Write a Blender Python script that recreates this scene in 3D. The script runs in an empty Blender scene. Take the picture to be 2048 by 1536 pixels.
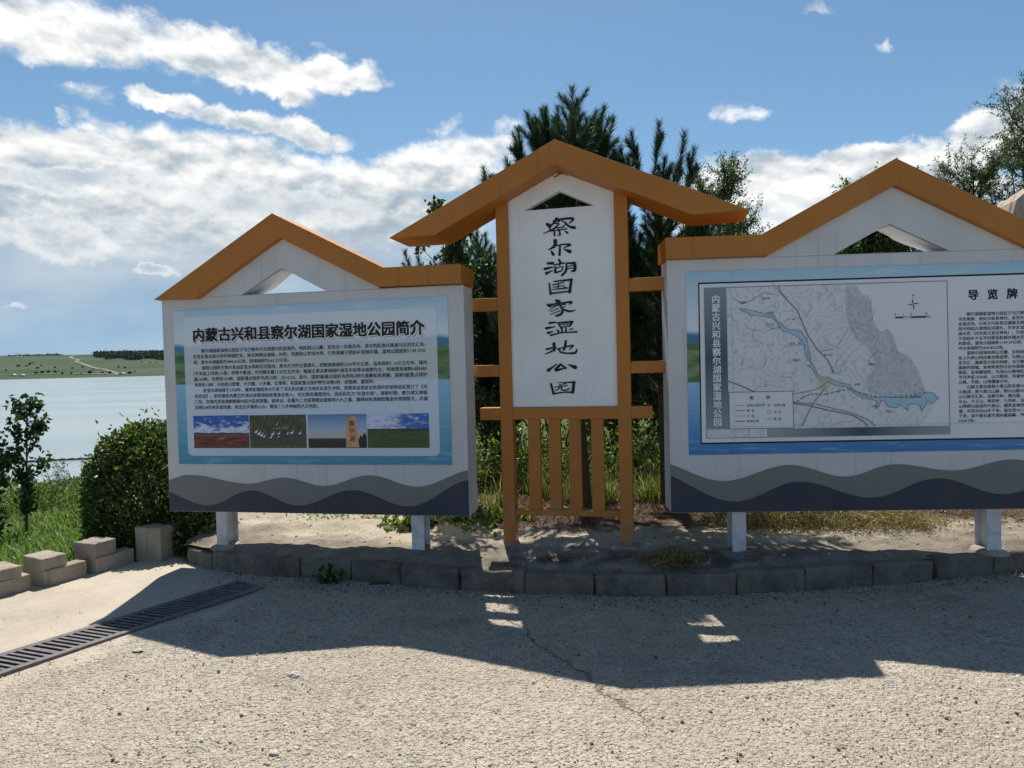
import bpy, bmesh, math, random
import numpy as np
from mathutils import Vector, Matrix, noise
SC = bpy.context.scene
COL = SC.collection
R = math.radians
random.seed(7)
RNG = np.random.default_rng(11)

# ------------------------------------------------------------------ camera
cam_d = bpy.data.cameras.new("camera")
cam = bpy.data.objects.new("camera", cam_d)
COL.objects.link(cam)
cam_d.lens = 24.61
cam_d.sensor_width = 36.0
cam_d.clip_start = 0.05
cam_d.clip_end = 12000
PITCH, ROLL = R(1.8), R(-1.42)
_f = Vector((0, math.cos(PITCH), -math.sin(PITCH)))
_u = Vector((0, math.sin(PITCH), math.cos(PITCH)))
_r = Vector((1, 0, 0))
_right = _r * math.cos(ROLL) + _u * math.sin(ROLL)
_up = _u * math.cos(ROLL) - _r * math.sin(ROLL)
cam.matrix_world = Matrix(((_right.x, _up.x, -_f.x, 0), (_right.y, _up.y, -_f.y, 0),
                           (_right.z, _up.z, -_f.z, 1.75), (0, 0, 0, 1)))
SC.camera = cam
SC.view_settings.view_transform = 'Standard'
SC.view_settings.look = 'None'
SC.view_settings.exposure = 0.34
SC.view_settings.gamma = 1.0

SUN_EL, SUN_AZ = R(60.5), R(-5.5)

# ------------------------------------------------------------------ node helper
class G:
    def __init__(s, nt):
        s.t = nt
    def node(s, typ, ins=None, **kw):
        n = s.t.nodes.new(typ)
        for k, v in kw.items():
            setattr(n, k, v)
        for k, v in (ins or {}).items():
            s.put(n.inputs[k], v)
        return n
    def put(s, sock, v):
        if isinstance(v, bpy.types.NodeSocket):
            s.t.links.new(v, sock)
        elif isinstance(v, (tuple, list)) and sock.type == 'RGBA' and len(v) == 3:
            sock.default_value = (*v, 1)
        else:
            sock.default_value = v
    def m(s, op, a, b=0.0, c=0.0, clamp=False):
        n = s.node('ShaderNodeMath', {0: a, 1: b, 2: c}, operation=op)
        n.use_clamp = clamp
        return n.outputs[0]
    def add(s, a, b): return s.m('ADD', a, b)
    def sub(s, a, b): return s.m('SUBTRACT', a, b)
    def mul(s, a, b): return s.m('MULTIPLY', a, b)
    def step(s, x, lo, hi, a=0.0, b=1.0, smooth=True):
        n = s.node('ShaderNodeMapRange', {'Value': x, 'From Min': lo, 'From Max': hi, 'To Min': a, 'To Max': b})
        n.interpolation_type = 'SMOOTHSTEP' if smooth else 'LINEAR'
        return n.outputs[0]
    def mix(s, f, a, b, blend='MIX'):
        n = s.node('ShaderNodeMix', data_type='RGBA', blend_type=blend)
        s.put(n.inputs[0], f); s.put(n.inputs[6], a); s.put(n.inputs[7], b)
        return n.outputs[2]
    def obj(s): return s.node('ShaderNodeTexCoord').outputs['Object']
    def xyz(s, v):
        n = s.node('ShaderNodeSeparateXYZ', {0: v}); return n.outputs[0], n.outputs[1], n.outputs[2]
    def vec(s, x, y, z=0.0):
        return s.node('ShaderNodeCombineXYZ', {0: x, 1: y, 2: z}).outputs[0]
    def scale(s, v, k):
        return s.node('ShaderNodeMapping', {'Vector': v, 'Scale': k if isinstance(k, tuple) else (k, k, k)}).outputs[0]
    def noise(s, v, sc, det=4, rough=0.55, dist=0.0):
        n = s.node('ShaderNodeTexNoise', {'Vector': v, 'Scale': sc, 'Detail': det, 'Roughness': rough, 'Distortion': dist})
        return n.outputs[0]
    def voro(s, v, sc, feature='F1', out='Distance', rnd=1.0):
        n = s.node('ShaderNodeTexVoronoi', {'Vector': v, 'Scale': sc, 'Randomness': rnd}, feature=feature)
        return n.outputs[out]
    def ramp(s, f, stops):
        n = s.node('ShaderNodeValToRGB', {0: f})
        e = n.color_ramp.elements
        while len(e) < len(stops): e.new(0.5)
        for el, (p, c) in zip(e, stops):
            el.position = p; el.color = (*c, 1)
        return n.outputs[0]

MATS = {}
def mat(name, fn):
    m = bpy.data.materials.new(name); m.use_nodes = True
    nt = m.node_tree
    for n in list(nt.nodes):
        nt.nodes.remove(n)
    g = G(nt)
    out = g.node('ShaderNodeOutputMaterial')
    r = fn(g)
    p = g.node('ShaderNodeBsdfPrincipled')
    g.put(p.inputs['Base Color'], r['c'])
    g.put(p.inputs['Roughness'], r.get('r', 0.7))
    g.put(p.inputs['Metallic'], r.get('metal', 0.0))
    g.put(p.inputs['Specular IOR Level'], r.get('spec', 0.4))
    if 'h' in r:
        b = g.node('ShaderNodeBump', {'Height': r['h'], 'Strength': r.get('hs', 0.5), 'Distance': r.get('hd', 0.01)})
        nt.links.new(b.outputs[0], p.inputs['Normal'])
    sh = p.outputs[0]
    if 'trans' in r:
        t = g.node('ShaderNodeBsdfTranslucent'); g.put(t.inputs[0], r['trans'])
        mx = g.node('ShaderNodeMixShader', {0: r.get('tf', 0.35)})
        nt.links.new(sh, mx.inputs[1]); nt.links.new(t.outputs[0], mx.inputs[2]); sh = mx.outputs[0]
    nt.links.new(sh, out.inputs[0])
    MATS[name] = m
    return m

# ------------------------------------------------------------------ world: sky with clouds
def build_world():
    w = bpy.data.worlds.new("World"); SC.world = w; w.use_nodes = True
    nt = w.node_tree
    for n in list(nt.nodes): nt.nodes.remove(n)
    g = G(nt)
    out = g.node('ShaderNodeOutputWorld')
    sky = g.node('ShaderNodeTexSky'); sky.sky_type = 'NISHITA'; sky.sun_disc = False
    sky.sun_elevation = SUN_EL; sky.sun_rotation = SUN_AZ; sky.altitude = 1300
    sky.air_density = 1.0; sky.dust_density = SKY_DUST; sky.ozone_density = 1.6
    d = g.node('ShaderNodeTexCoord').outputs['Generated']
    x, y, z = g.xyz(d)
    az = g.mul(g.m('ARCTAN2', x, y), 180 / math.pi)
    el = g.mul(g.m('ARCSINE', z), 180 / math.pi)
    p = g.vec(az, el)
    wn = g.node('ShaderNodeTexNoise', {'Vector': p, 'Scale': 0.33, 'Detail': 5, 'Roughness': 0.6})
    wv = g.node('ShaderNodeVectorMath', {0: wn.outputs['Color'], 1: (0.5, 0.5, 0.5)}, operation='SUBTRACT').outputs[0]
    wv = g.node('ShaderNodeVectorMath', {0: wv, 1: (5.0, 3.0, 0)}, operation='MULTIPLY').outputs[0]
    pw = g.node('ShaderNodeVectorMath', {0: p, 1: wv}, operation='ADD').outputs[0]
    cov = -1.2
    for a, e, rx, ry, rot, pk in BLOBS:
        mp = g.node('ShaderNodeMapping', {'Vector': pw, 'Location': (a, e, 0), 'Rotation': (0, 0, R(rot)), 'Scale': (rx * 1.12, ry * 1.12, 1)}, vector_type='TEXTURE').outputs[0]
        q = g.node('ShaderNodeVectorMath', {0: mp, 1: mp}, operation='DOT_PRODUCT').outputs['Value']
        cov = g.m('MAXIMUM', cov, g.m('MULTIPLY_ADD', q, -max(pk, 0.7), pk))
    # scattered clouds in the part of the sky the photograph does not show
    out_m = g.m('MAXIMUM', g.step(g.m('ABSOLUTE', az), 40, 55), g.step(el, 28, 36))
    gen = g.step(g.noise(p, 0.06, 3), 0.45, 0.75, -1.2, 0.5)
    cov = g.m('MAXIMUM', cov, g.sub(gen, g.mul(g.sub(1.0, out_m), 3)))
    ps = g.scale(p, (0.8, 1.35, 1.0))
    up = g.node('ShaderNodeVectorMath', {0: ps, 1: (-0.2, 0.9, 0)}, operation='ADD').outputs[0]
    f0 = g.noise(ps, 0.40, 10, 0.64)
    bw = g.node('ShaderNodeVectorMath', {0: ps, 1: g.node('ShaderNodeVectorMath', {0: wv, 1: (0.25, 0.3, 0)}, operation='MULTIPLY').outputs[0]}, operation='ADD').outputs[0]
    vb = g.node('ShaderNodeTexVoronoi', {'Vector': bw, 'Scale': 0.55, 'Detail': 3.0, 'Roughness': 0.55, }, feature='F1')
    vb.normalize = True
    bil = g.sub(0.80, vb.outputs['Distance'])
    f0 = g.add(g.mul(f0, 0.62), g.mul(bil, 0.38))
    b0 = g.noise(ps, 0.13, 6, 0.52)
    b1 = g.noise(up, 0.13, 6, 0.52)
    dens = g.add(g.mul(cov, 1.35), g.add(g.mul(g.sub(f0, 0.5), 3.0), g.mul(g.sub(b0, 0.5), 1.2)))
    alpha = g.step(dens, -0.1, 1.0)
    left = g.step(az, 8, -8)
    # light: bright where the cloud thins and on its sunward side, greyer in its depth and low in the bank
    lit = g.m('ADD', g.mul(g.sub(b0, b1), 6.5), 0.77)
    lit = g.m('ADD', lit, g.mul(g.sub(f0, 0.5), 1.1))
    lit = g.sub(lit, g.mul(g.step(dens, 0.7, 2.1), 0.34))
    lit = g.m('SUBTRACT', lit, g.mul(g.mul(g.step(el, 16.5, 10.5), left), 0.30), clamp=True)
    col = g.ramp(lit, [(0.0, (0.42, 0.52, 0.60)), (0.3, (0.56, 0.64, 0.70)), (0.6, (0.82, 0.86, 0.88)), (0.85, (1.02, 1.03, 1.02)), (1.0, (1.15, 1.15, 1.12))])
    skyc = g.mix(1.0, sky.outputs[0], SKY_TINT, 'MULTIPLY')
    skyc = g.mix(g.mul(g.step(el, 12, 1.0), 0.75), skyc, (2.4, 4.0, 6.3))
    # soft grey-blue veil under the bank on the left, fading into the clear strip above the hills
    vn = g.noise(g.scale(p, (0.6, 1.3, 1.0)), 0.16, 6, 0.55)
    veil = g.mul(g.mul(g.step(el, 14.5, 10.0), left), g.step(el, 0.5, 7.0, 0.35, 0.92))
    vcol = g.ramp(g.add(g.step(vn, 0.3, 0.72, 0, 0.7, False), g.step(el, 3.0, 12.0, -0.1, 0.25, False)), [(0, (0.31, 0.45, 0.64)), (0.35, (0.44, 0.56, 0.69)), (0.65, (0.60, 0.68, 0.76)), (1, (0.86, 0.90, 0.92))])
    alpha = g.mul(alpha, g.step(el, 5.5, 12.5, 0.25, 1.0))
    col = g.mix(g.step(el, 6.0, 9.5, 0.5, 0.0), col, (0.45, 0.57, 0.70))
    alpha_all = g.sub(1.0, g.mul(g.sub(1.0, alpha), g.sub(1.0, veil)))
    col = g.mix(g.m('DIVIDE', alpha, g.m('MAXIMUM', alpha_all, 0.001)), vcol, col)
    alpha = alpha_all
    # small cumulus and bright layers standing in front of the veil
    c2 = -1.2
    for a, e, rx, ry, rot, pk in LOW_CUMULUS:
        mp = g.node('ShaderNodeMapping', {'Vector': pw, 'Location': (a, e, 0), 'Rotation': (0, 0, R(rot)), 'Scale': (rx, ry, 1)}, vector_type='TEXTURE').outputs[0]
        q = g.node('ShaderNodeVectorMath', {0: mp, 1: mp}, operation='DOT_PRODUCT').outputs['Value']
        hgt = g.mul(g.xyz(mp)[1], 0.45)
        c2 = g.m('MAXIMUM', c2, g.add(g.m('MULTIPLY_ADD', q, -max(pk, 0.7), pk), g.m('MINIMUM', hgt, 0.3)))
    d2 = g.add(c2, g.mul(g.sub(f0, 0.5), 2.8))
    a2 = g.mul(g.step(d2, 0.0, 0.75), 0.8)
    rim = g.step(d2, 1.15, 0.35)
    col = g.mix(a2, col, g.mix(rim, (0.55, 0.63, 0.71), (1.0, 1.02, 1.02)))
    alpha = g.sub(1.0, g.mul(g.sub(1.0, alpha), g.sub(1.0, a2)))
    bg1 = g.node('ShaderNodeBackground', {0: skyc, 1: SKY_STR})
    bg2 = g.node('ShaderNodeBackground', {0: col, 1: CLOUD_STR})
    mx = g.node('ShaderNodeMixShader', {0: alpha})
    nt.links.new(bg1.outputs[0], mx.inputs[1]); nt.links.new(bg2.outputs[0], mx.inputs[2])
    nt.links.new(mx.outputs[0], out.inputs[0])
    w.cycles.sampling_method = 'MANUAL'; w.cycles.sample_map_resolution = 1024
SKY_STR, SKY_TINT, SKY_DUST, CLOUD_STR = 0.088, (0.84, 1.03, 1.02), 1.0, 0.74
BLOBS = [(-31.64, 22.31, 7.75, 2.19, 2.81, 1.0), (-22.13, 22.12, 8.38, 1.75, -6.26, 1.0), (-13.42, 21.76, 4.02, 1.14, -2.61, 1.0), (-17.58, 20.46, 2.95, 0.81, -15.42, 1.0), (-30.77, 18.67, 2.46, 0.7, 5.76, 0.37), (-31.92, 17.11, 0.88, 0.46, 8.42, 0.37), (-25.45, 19.07, 2.49, 0.65, -1.06, 1.0), (-20.54, 18.19, 4.1, 0.82, -3.05, 1.0), (-15.84, 17.57, 3.19, 0.92, -10.71, 1.0), (-13.93, 23.28, 1.54, 0.58, 3.87, 0.37), (-4.69, 18.38, 2.07, 0.87, 10.08, 0.37), (-32.24, 14.93, 7.03, 1.85, 7.37, 1.0), (-22.42, 14.78, 10.44, 2.51, -4.64, 1.0), (-5.39, 15.26, 6.83, 2.32, 12.01, 1.0), (-20.79, 11.51, 18.52, 4.0, 2.77, 1.0), (-34.09, 10.88, 7.29, 2.92, 5.51, 1.0), (-12.61, 11.8, 9.69, 3.41, 1.14, 1.0), (-32.63, 8.71, 3.19, 1.4, 3.83, 1.0), (-26.73, 7.01, 1.76, 0.43, 1.91, 0.37), (25.92, 13.32, 5.45, 1.64, -4.72, 1.0), (19.7, 11.93, 6.86, 2.91, -5.6, 1.0), (33.98, 13.85, 2.12, 1.88, 9.51, 1.0), (30.64, 12.15, 4.85, 1.99, -8.51, 1.0), (36.02, 14.38, 1.62, 1.83, -11.53, 1.0), (24.22, 9.49, 10.17, 2.87, -5.71, 1.0), (18.16, 18.21, 2.58, 0.93, -11.93, 0.37), (35.35, 16.63, 1.26, 0.58, -12.56, 0.37), (28.55, 20.61, 1.11, 0.46, -11.56, 0.37), (23.87, 24.02, 1.3, 0.54, -10.65, 0.37), (-0.05, 18.51, 2.19, 0.77, -1.31, 0.37), (21.15, 13.57, 6.02, 1.7, -6.49, 1.0), (17.86, 10.81, 5.16, 3.34, -4.85, 1.0), (28.18, 14.01, 3.02, 0.93, -8.69, 0.9), (25.6, 14.39, 1.99, 0.88, -8.06, 0.9), (22.52, 10.74, 7.65, 2.52, -5.83, 1.0), (32.11, 10.28, 5.87, 1.99, -7.9, 1.0)]; LOW_CUMULUS = [(-32.48, 8.72, 3.63, 1.74, 3.8, 1.0), (-31.44, 13.04, 6.84, 1.11, 6.07, 1.0), (-26.56, 7.01, 1.8, 0.43, 1.89, 0.8), (-35.43, 4.83, 0.81, 0.33, 1.68, 0.7), (-17.89, 12.01, 9.59, 1.7, -1.69, 0.8)]
build_world()
sd = bpy.data.lights.new("sun", 'SUN'); sd.energy = 5.0; sd.angle = R(0.53); sd.color = (1.0, 0.94, 0.85)
sun = bpy.data.objects.new("sun", sd); COL.objects.link(sun)
_sv = Vector((math.sin(SUN_AZ) * math.cos(SUN_EL), math.cos(SUN_AZ) * math.cos(SUN_EL), math.sin(SUN_EL)))
sun.rotation_euler = _sv.to_track_quat('Z', 'Y').to_euler()
sun.location = _sv * 60

# ------------------------------------------------------------------ materials
def plain(c, r=0.6, spec=0.4, var=0.10, sc=6.0, bump=0.0):
    def fn(g):
        o = g.obj()
        n = g.noise(o, sc, 5)
        k = g.step(n, 0.3, 0.7, 1 - var, 1 + var * 0.6, smooth=False)
        col = g.mix(1.0, c, g.vec(k, k, k), 'MULTIPLY')
        d = dict(c=col, r=r, spec=spec)
        if bump:
            d.update(h=g.noise(o, sc * 30, 3), hs=bump, hd=0.002)
        return d
    return fn
def painted(c, dirt, amount=0.35, splash=1.0):
    # paint on sheet steel: faint brush unevenness, rain streaks and splashes of dust near the foot
    def fn(g):
        o = g.obj(); x, y, z = g.xyz(o)
        n = g.noise(o, 3.0, 6, 0.6)
        st = g.noise(g.scale(o, (22.0, 22.0, 0.7)), 1.0, 4)
        dm = g.mul(g.m('MAXIMUM', g.step(st, 0.56, 0.75), g.step(n, 0.6, 0.85)), amount)
        foot = g.mul(g.step(z, 0.75, 0.15), g.step(g.noise(o, 9, 5), 0.42, 0.65, 0, 0.5 * splash))
        k = g.step(g.noise(o, 1.3, 3), 0.3, 0.7, 0.92, 1.05)
        col = g.mix(1.0, c, g.vec(k, k, k), 'MULTIPLY')
        col = g.mix(dm, col, dirt)
        col = g.mix(foot, col, (0.33, 0.29, 0.23))
        return dict(c=col, r=g.step(n, 0.3, 0.7, 0.42, 0.6), spec=0.4, h=g.noise(o, 2.2, 3), hs=0.25, hd=0.01)
    return fn
mat('orange_paint', painted((0.425, 0.157, 0.020), (0.25, 0.10, 0.035), 0.5))
mat('white_paint', painted((0.56, 0.56, 0.562), (0.37, 0.36, 0.34), 0.45))
mat('panel_white', painted((0.77, 0.775, 0.77), (0.57, 0.55, 0.52), 0.18))
mat('grey_band', painted((0.175, 0.18, 0.172), (0.23, 0.22, 0.20), 0.25, 0.25))
mat('navy_band', painted((0.030, 0.037, 0.062), (0.075, 0.075, 0.08), 0.25, 0.2))
mat('black_ink', plain((0.012, 0.012, 0.015), 0.5, 0.3))
mat('text_ink', plain((0.055, 0.06, 0.075), 0.5, 0.3))
mat('map_ink', plain((0.20, 0.21, 0.23), 0.5, 0.3))
mat('white_ink', plain((0.80, 0.82, 0.82), 0.5, 0.3))
mat('grey_ink', plain((0.40, 0.40, 0.42), 0.5, 0.3))
mat('red_ink', plain((0.45, 0.03, 0.03), 0.5, 0.3))
mat('lake_ink', plain((0.36, 0.55, 0.66), 0.5, 0.3, 0.06, 12))
mat('town_ink', plain((0.62, 0.58, 0.30), 0.5, 0.3))
mat('sheet_white', plain((0.72, 0.73, 0.75), 0.45, 0.4, 0.03, 3))
mat('dark_soot', plain((0.05, 0.05, 0.05), 0.8, 0.2))

def landscape(pale, wl=(0.88, 1.62, 1.98, 2.32), deep=((0.045, 0.23, 0.37), (0.09, 0.33, 0.48))):
    # printed photograph of a lake below green hills; pale = how far it is washed out with white
    def fn(g):
        o = g.obj(); x, y, z = g.xyz(o)
        wob = g.mul(g.sub(g.noise(g.vec(x, 0.0, 0.0), 2.2, 4), 0.5), 0.10)
        zz = g.add(z, wob)
        lo, sh, hl, tp = wl
        water = g.ramp(g.step(z, lo, sh, 0, 1, False), [(0, deep[0]), (0.35, deep[1]), (1, (0.27, 0.50, 0.70))])
        rip = g.noise(g.scale(o, (3.0, 1.0, 28.0)), 1.0, 4, 0.6, 0.6)
        water = g.mix(g.step(rip, 0.5, 0.72, 0, 0.5), water, (0.30, 0.52, 0.66))
        gn = g.noise(g.scale(o, (4.0, 1.0, 16.0)), 1.0, 5)
        green = g.ramp(gn, [(0.3, (0.03, 0.09, 0.035)), (0.5, (0.10, 0.20, 0.06)), (0.7, (0.26, 0.33, 0.16))])
        skyc = g.ramp(g.step(z, hl, tp, 0, 1, False), [(0, (0.70, 0.76, 0.80)), (0.5, (0.52, 0.66, 0.76)), (1, (0.36, 0.55, 0.68))])
        skyc = g.mix(g.step(g.noise(g.scale(o, (2.0, 1.0, 5.0)), 1.4, 5), 0.5, 0.75, 0, 0.5), skyc, (0.72, 0.76, 0.80))
        mt = g.mix(g.step(zz, hl - 0.03, hl + 0.02), (0.05, 0.20, 0.35), skyc)
        c = g.mix(g.step(zz, hl - 0.10, hl - 0.06), green, mt)
        c = g.mix(g.step(g.add(z, g.mul(wob, 0.3)), sh - 0.005, sh + 0.01), water, c)
        c = g.mix(pale, c, (0.72, 0.75, 0.80))
        return dict(c=c, r=0.35, spec=0.4)
    return fn
mat('poster_print', landscape(0.0))
mat('poster_pale', landscape(0.70))
mat('map_poster_print', landscape(0.0, (0.95, 1.55, 1.95, 2.42), ((0.025, 0.16, 0.42), (0.06, 0.26, 0.55))))

def contour(dark):
    def fn(g):
        o = g.obj()
        n = g.noise(o, 2.2 if not dark else 3.5, 4 if not dark else 5, 0.5)
        w = g.m('PINGPONG', g.mul(n, 22.0 if not dark else 30.0), 0.5)
        line = g.step(w, 0.0, 0.22, 1.0, 0.0)
        if dark: line = g.mul(g.add(line, g.step(g.noise(o, 34.0, 4, 0.65), 0.4, 0.62)), 0.6)
        c = g.mix(g.mul(line, 0.65), (0.66, 0.67, 0.69) if not dark else (0.56, 0.57, 0.60), (0.44, 0.45, 0.48) if not dark else (0.30, 0.31, 0.34))
        return dict(c=c, r=0.45, spec=0.4)
    return fn
mat('map_contour', contour(False)); mat('map_mountain', contour(True))
def bar_grad(axis, a, b, lo, hi):
    def fn(g):
        x, y, z = g.xyz(g.obj())
        t = g.step({'x': x, 'z': z}[axis], lo, hi, 0, 1, False)
        c = g.ramp(t, [(0, a), (0.5, b), (1, a)])
        return dict(c=c, r=0.45, spec=0.4)
    return fn
mat('title_bar', bar_grad('z', (0.23, 0.29, 0.32), (0.055, 0.09, 0.11), 1.15, 2.32))
mat('foot_bar', bar_grad('x', (0.30, 0.35, 0.38), (0.04, 0.065, 0.08), -0.75, 0.60))

def photo(kind):
    def fn(g):
        o = g.obj(); x, y, z = g.xyz(o)
        t = g.step(z, 1.058, 1.343, 0, 1, False)
        n = g.noise(g.scale(o, (6.0, 1.0, 14.0)), 1.6, 6, 0.6)
        if kind == 0:
            sk = g.mix(g.step(g.add(n, g.mul(g.sub(0.75, t), 0.35)), 0.47, 0.62), (0.02, 0.10, 0.42), (0.62, 0.66, 0.80))
            gr = g.ramp(g.noise(g.scale(o, (5.0, 1.0, 22.0)), 1.8, 5), [(0.3, (0.02, 0.012, 0.012)), (0.45, (0.10, 0.018, 0.016)), (0.56, (0.24, 0.025, 0.02)), (0.66, (0.22, 0.12, 0.06)), (0.78, (0.40, 0.46, 0.58))])
            gr = g.mix(g.step(t, 0.16, 0.02, 0, 0.8), gr, (0.07, 0.055, 0.035))
            gr = g.mix(g.mul(g.step(t, 0.33, 0.42), 0.8), gr, (0.14, 0.11, 0.085))
            sk = g.mix(g.step(t, 0.62, 0.46, 0, 0.75), sk, (0.62, 0.68, 0.82))
            rid = g.add(0.47, g.mul(g.sub(g.noise(g.vec(x, 0.0, 0.0), 9.0, 4), 0.5), 0.12))
            c = g.mix(g.step(g.sub(t, rid), -0.01, 0.01), gr, sk)
            c = g.mix(g.mul(g.step(g.sub(t, rid), -0.07, -0.03), g.step(g.sub(t, rid), 0.01, -0.01)), c, (0.035, 0.035, 0.045))
        elif kind == 1:
            n2 = g.noise(g.scale(o, (26.0, 1.0, 11.0)), 1.5, 6, 0.65)
            c = g.ramp(n2, [(0.3, (0.018, 0.025, 0.012)), (0.5, (0.055, 0.06, 0.025)), (0.72, (0.16, 0.15, 0.07))])
            c = g.mix(g.mul(g.step(t, 0.55, 0.3), g.step(t, 0.12, 0.28)), c, (0.045, 0.06, 0.06))
            c = g.mix(g.step(t, 0.3, 0.0, 0, 0.5), c, (0.03, 0.09, 0.025))
        elif kind == 2:
            c = g.ramp(t, [(0.0, (0.012, 0.012, 0.012)), (0.27, (0.02, 0.02, 0.02)), (0.31, (0.52, 0.46, 0.42)), (0.55, (0.36, 0.46, 0.60)), (1.0, (0.10, 0.22, 0.46))])
        else:
            sk = g.mix(g.step(g.add(n, g.mul(g.sub(0.5, g.step(x, 0.54, 1.08)), 0.25)), 0.38, 0.62), (0.03, 0.13, 0.46), (0.60, 0.64, 0.82))
            gr = g.ramp(g.noise(g.scale(o, (7.0, 1.0, 20.0)), 2.0, 5), [(0.3, (0.025, 0.05, 0.012)), (0.7, (0.06, 0.11, 0.02))])
            c = g.mix(g.step(t, 0.53, 0.55), gr, sk)
            c = g.mix(g.mul(g.step(t, 0.50, 0.53), g.step(t, 0.58, 0.55)), c, (0.015, 0.03, 0.02))
        return dict(c=c, r=0.35, spec=0.4)
    return fn
for _k, _n in enumerate(('photo_red_shore', 'photo_birds', 'photo_stone', 'photo_meadow')):
    mat(_n, photo(_k))
mat('stone_print', plain((0.55, 0.38, 0.18), 0.4, 0.4, 0.35, 22))

def road_fn(g):
    o = g.obj(); x, y, z = g.xyz(o)
    big = g.noise(o, 0.55, 5, 0.6); mid = g.noise(o, 3.5, 6, 0.62); fine = g.noise(o, 38.0, 5, 0.7)
    wpos = g.node('ShaderNodeVectorMath', {0: o, 1: g.scale(g.node('ShaderNodeTexNoise', {'Vector': o, 'Scale': 20.0}).outputs['Color'], 0.03)}, operation='ADD').outputs[0]
    v1 = g.node('ShaderNodeTexVoronoi', {'Vector': wpos, 'Scale': 42.0})
    v2 = g.node('ShaderNodeTexVoronoi', {'Vector': wpos, 'Scale': 95.0})
    # left of the drain the surface is worn smooth and sandy, right of it the aggregate stands out
    side = g.add(g.add(x, 2.62), g.mul(g.sub(4.85, y), 0.58))
    rough = g.step(g.add(side, g.mul(g.sub(mid, 0.5), 1.3)), -0.1, 0.5, 0.18, 1.0)
    base = g.ramp(big, [(0.3, (0.37, 0.315, 0.245)), (0.45, (0.44, 0.38, 0.30)), (0.55, (0.48, 0.42, 0.335)), (0.7, (0.47, 0.42, 0.355))])
    base = g.mix(g.step(mid, 0.35, 0.7, 0, 0.40), base, (0.31, 0.275, 0.225))
    st = g.ramp(g.xyz(v1.outputs['Color'])[0], [(0, (0.13, 0.12, 0.11)), (0.18, (0.34, 0.30, 0.25)), (0.6, (0.46, 0.41, 0.33)), (0.85, (0.55, 0.51, 0.43)), (1, (0.64, 0.61, 0.55))])
    isst = g.mul(g.step(v1.outputs['Distance'], 0.52, 0.32), rough)
    c = g.mix(g.mul(isst, 0.7), base, st)
    st2 = g.ramp(g.xyz(v2.outputs['Color'])[0], [(0, (0.07, 0.065, 0.06)), (0.16, (0.26, 0.23, 0.19)), (0.5, (0.45, 0.40, 0.32)), (1, (0.62, 0.58, 0.50))])
    c = g.mix(g.mul(g.step(v2.outputs['Distance'], 0.55, 0.3), g.mul(rough, 0.5)), c, st2)
    pit = g.mul(g.step(fine, 0.44, 0.32), g.add(g.mul(rough, 0.75), 0.10))
    c = g.mix(pit, c, (0.13, 0.115, 0.10))
    patch = g.step(g.noise(o, 1.7, 4, 0.6), 0.56, 0.72, 0, 0.35)
    c = g.mix(patch, c, (0.50, 0.44, 0.34))
    stain = g.mul(g.step(g.noise(g.scale(o, (1.0, 1.6, 1.0)), 0.9, 6, 0.68), 0.54, 0.68, 0, 0.42), g.add(0.35, g.mul(rough, 0.65)))
    c = g.mix(stain, c, (0.20, 0.18, 0.165))
    # cracks
    cw = g.node('ShaderNodeVectorMath', {0: o, 1: g.scale(g.node('ShaderNodeTexNoise', {'Vector': o, 'Scale': 5.0, 'Detail': 5.0}).outputs['Color'], 0.22)}, operation='ADD').outputs[0]
    ce = g.voro(cw, 0.75, 'DISTANCE_TO_EDGE')
    crack = g.mul(g.step(ce, 0.007, 0.002), g.step(g.noise(o, 1.1, 2), 0.60, 0.68))
    c = g.mix(g.mul(crack, 0.30), c, (0.12, 0.11, 0.09))
    # one long crack running out of the shadow of the tall sign
    wob = g.add(g.mul(g.sub(g.noise(o, 3.2, 6, 0.7), 0.5), 0.30), g.mul(g.sub(g.noise(o, 16.0, 3), 0.5), 0.05))
    du = g.add(g.mul(g.add(x, 0.08), 0.437), g.mul(g.sub(y, 4.75), -0.899))
    dv = g.add(g.add(g.mul(g.add(x, 0.08), 0.899), g.mul(g.sub(y, 4.75), 0.437)), wob)
    lc = g.mul(g.step(g.m('ABSOLUTE', dv), 0.012, 0.003), g.mul(g.step(du, -0.1, 0.1), g.step(du, 1.9, 1.2)))
    c = g.mix(g.mul(lc, 0.6), c, (0.08, 0.07, 0.06))
    crack = g.m('MAXIMUM', crack, lc)
    h = g.add(g.mul(g.step(v1.outputs['Distance'], 0.6, 0.1), g.mul(rough, 0.9)), g.mul(g.step(v2.outputs['Distance'], 0.6, 0.1), g.mul(rough, 0.45)))
    h = g.add(h, g.mul(fine, g.add(0.25, g.mul(rough, 0.5))))
    h = g.add(g.sub(h, g.mul(crack, 1.6)), g.mul(mid, 1.2))
    return dict(c=c, r=0.9, spec=0.2, h=h, hs=1.0, hd=0.012)
mat('road', road_fn)

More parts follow.
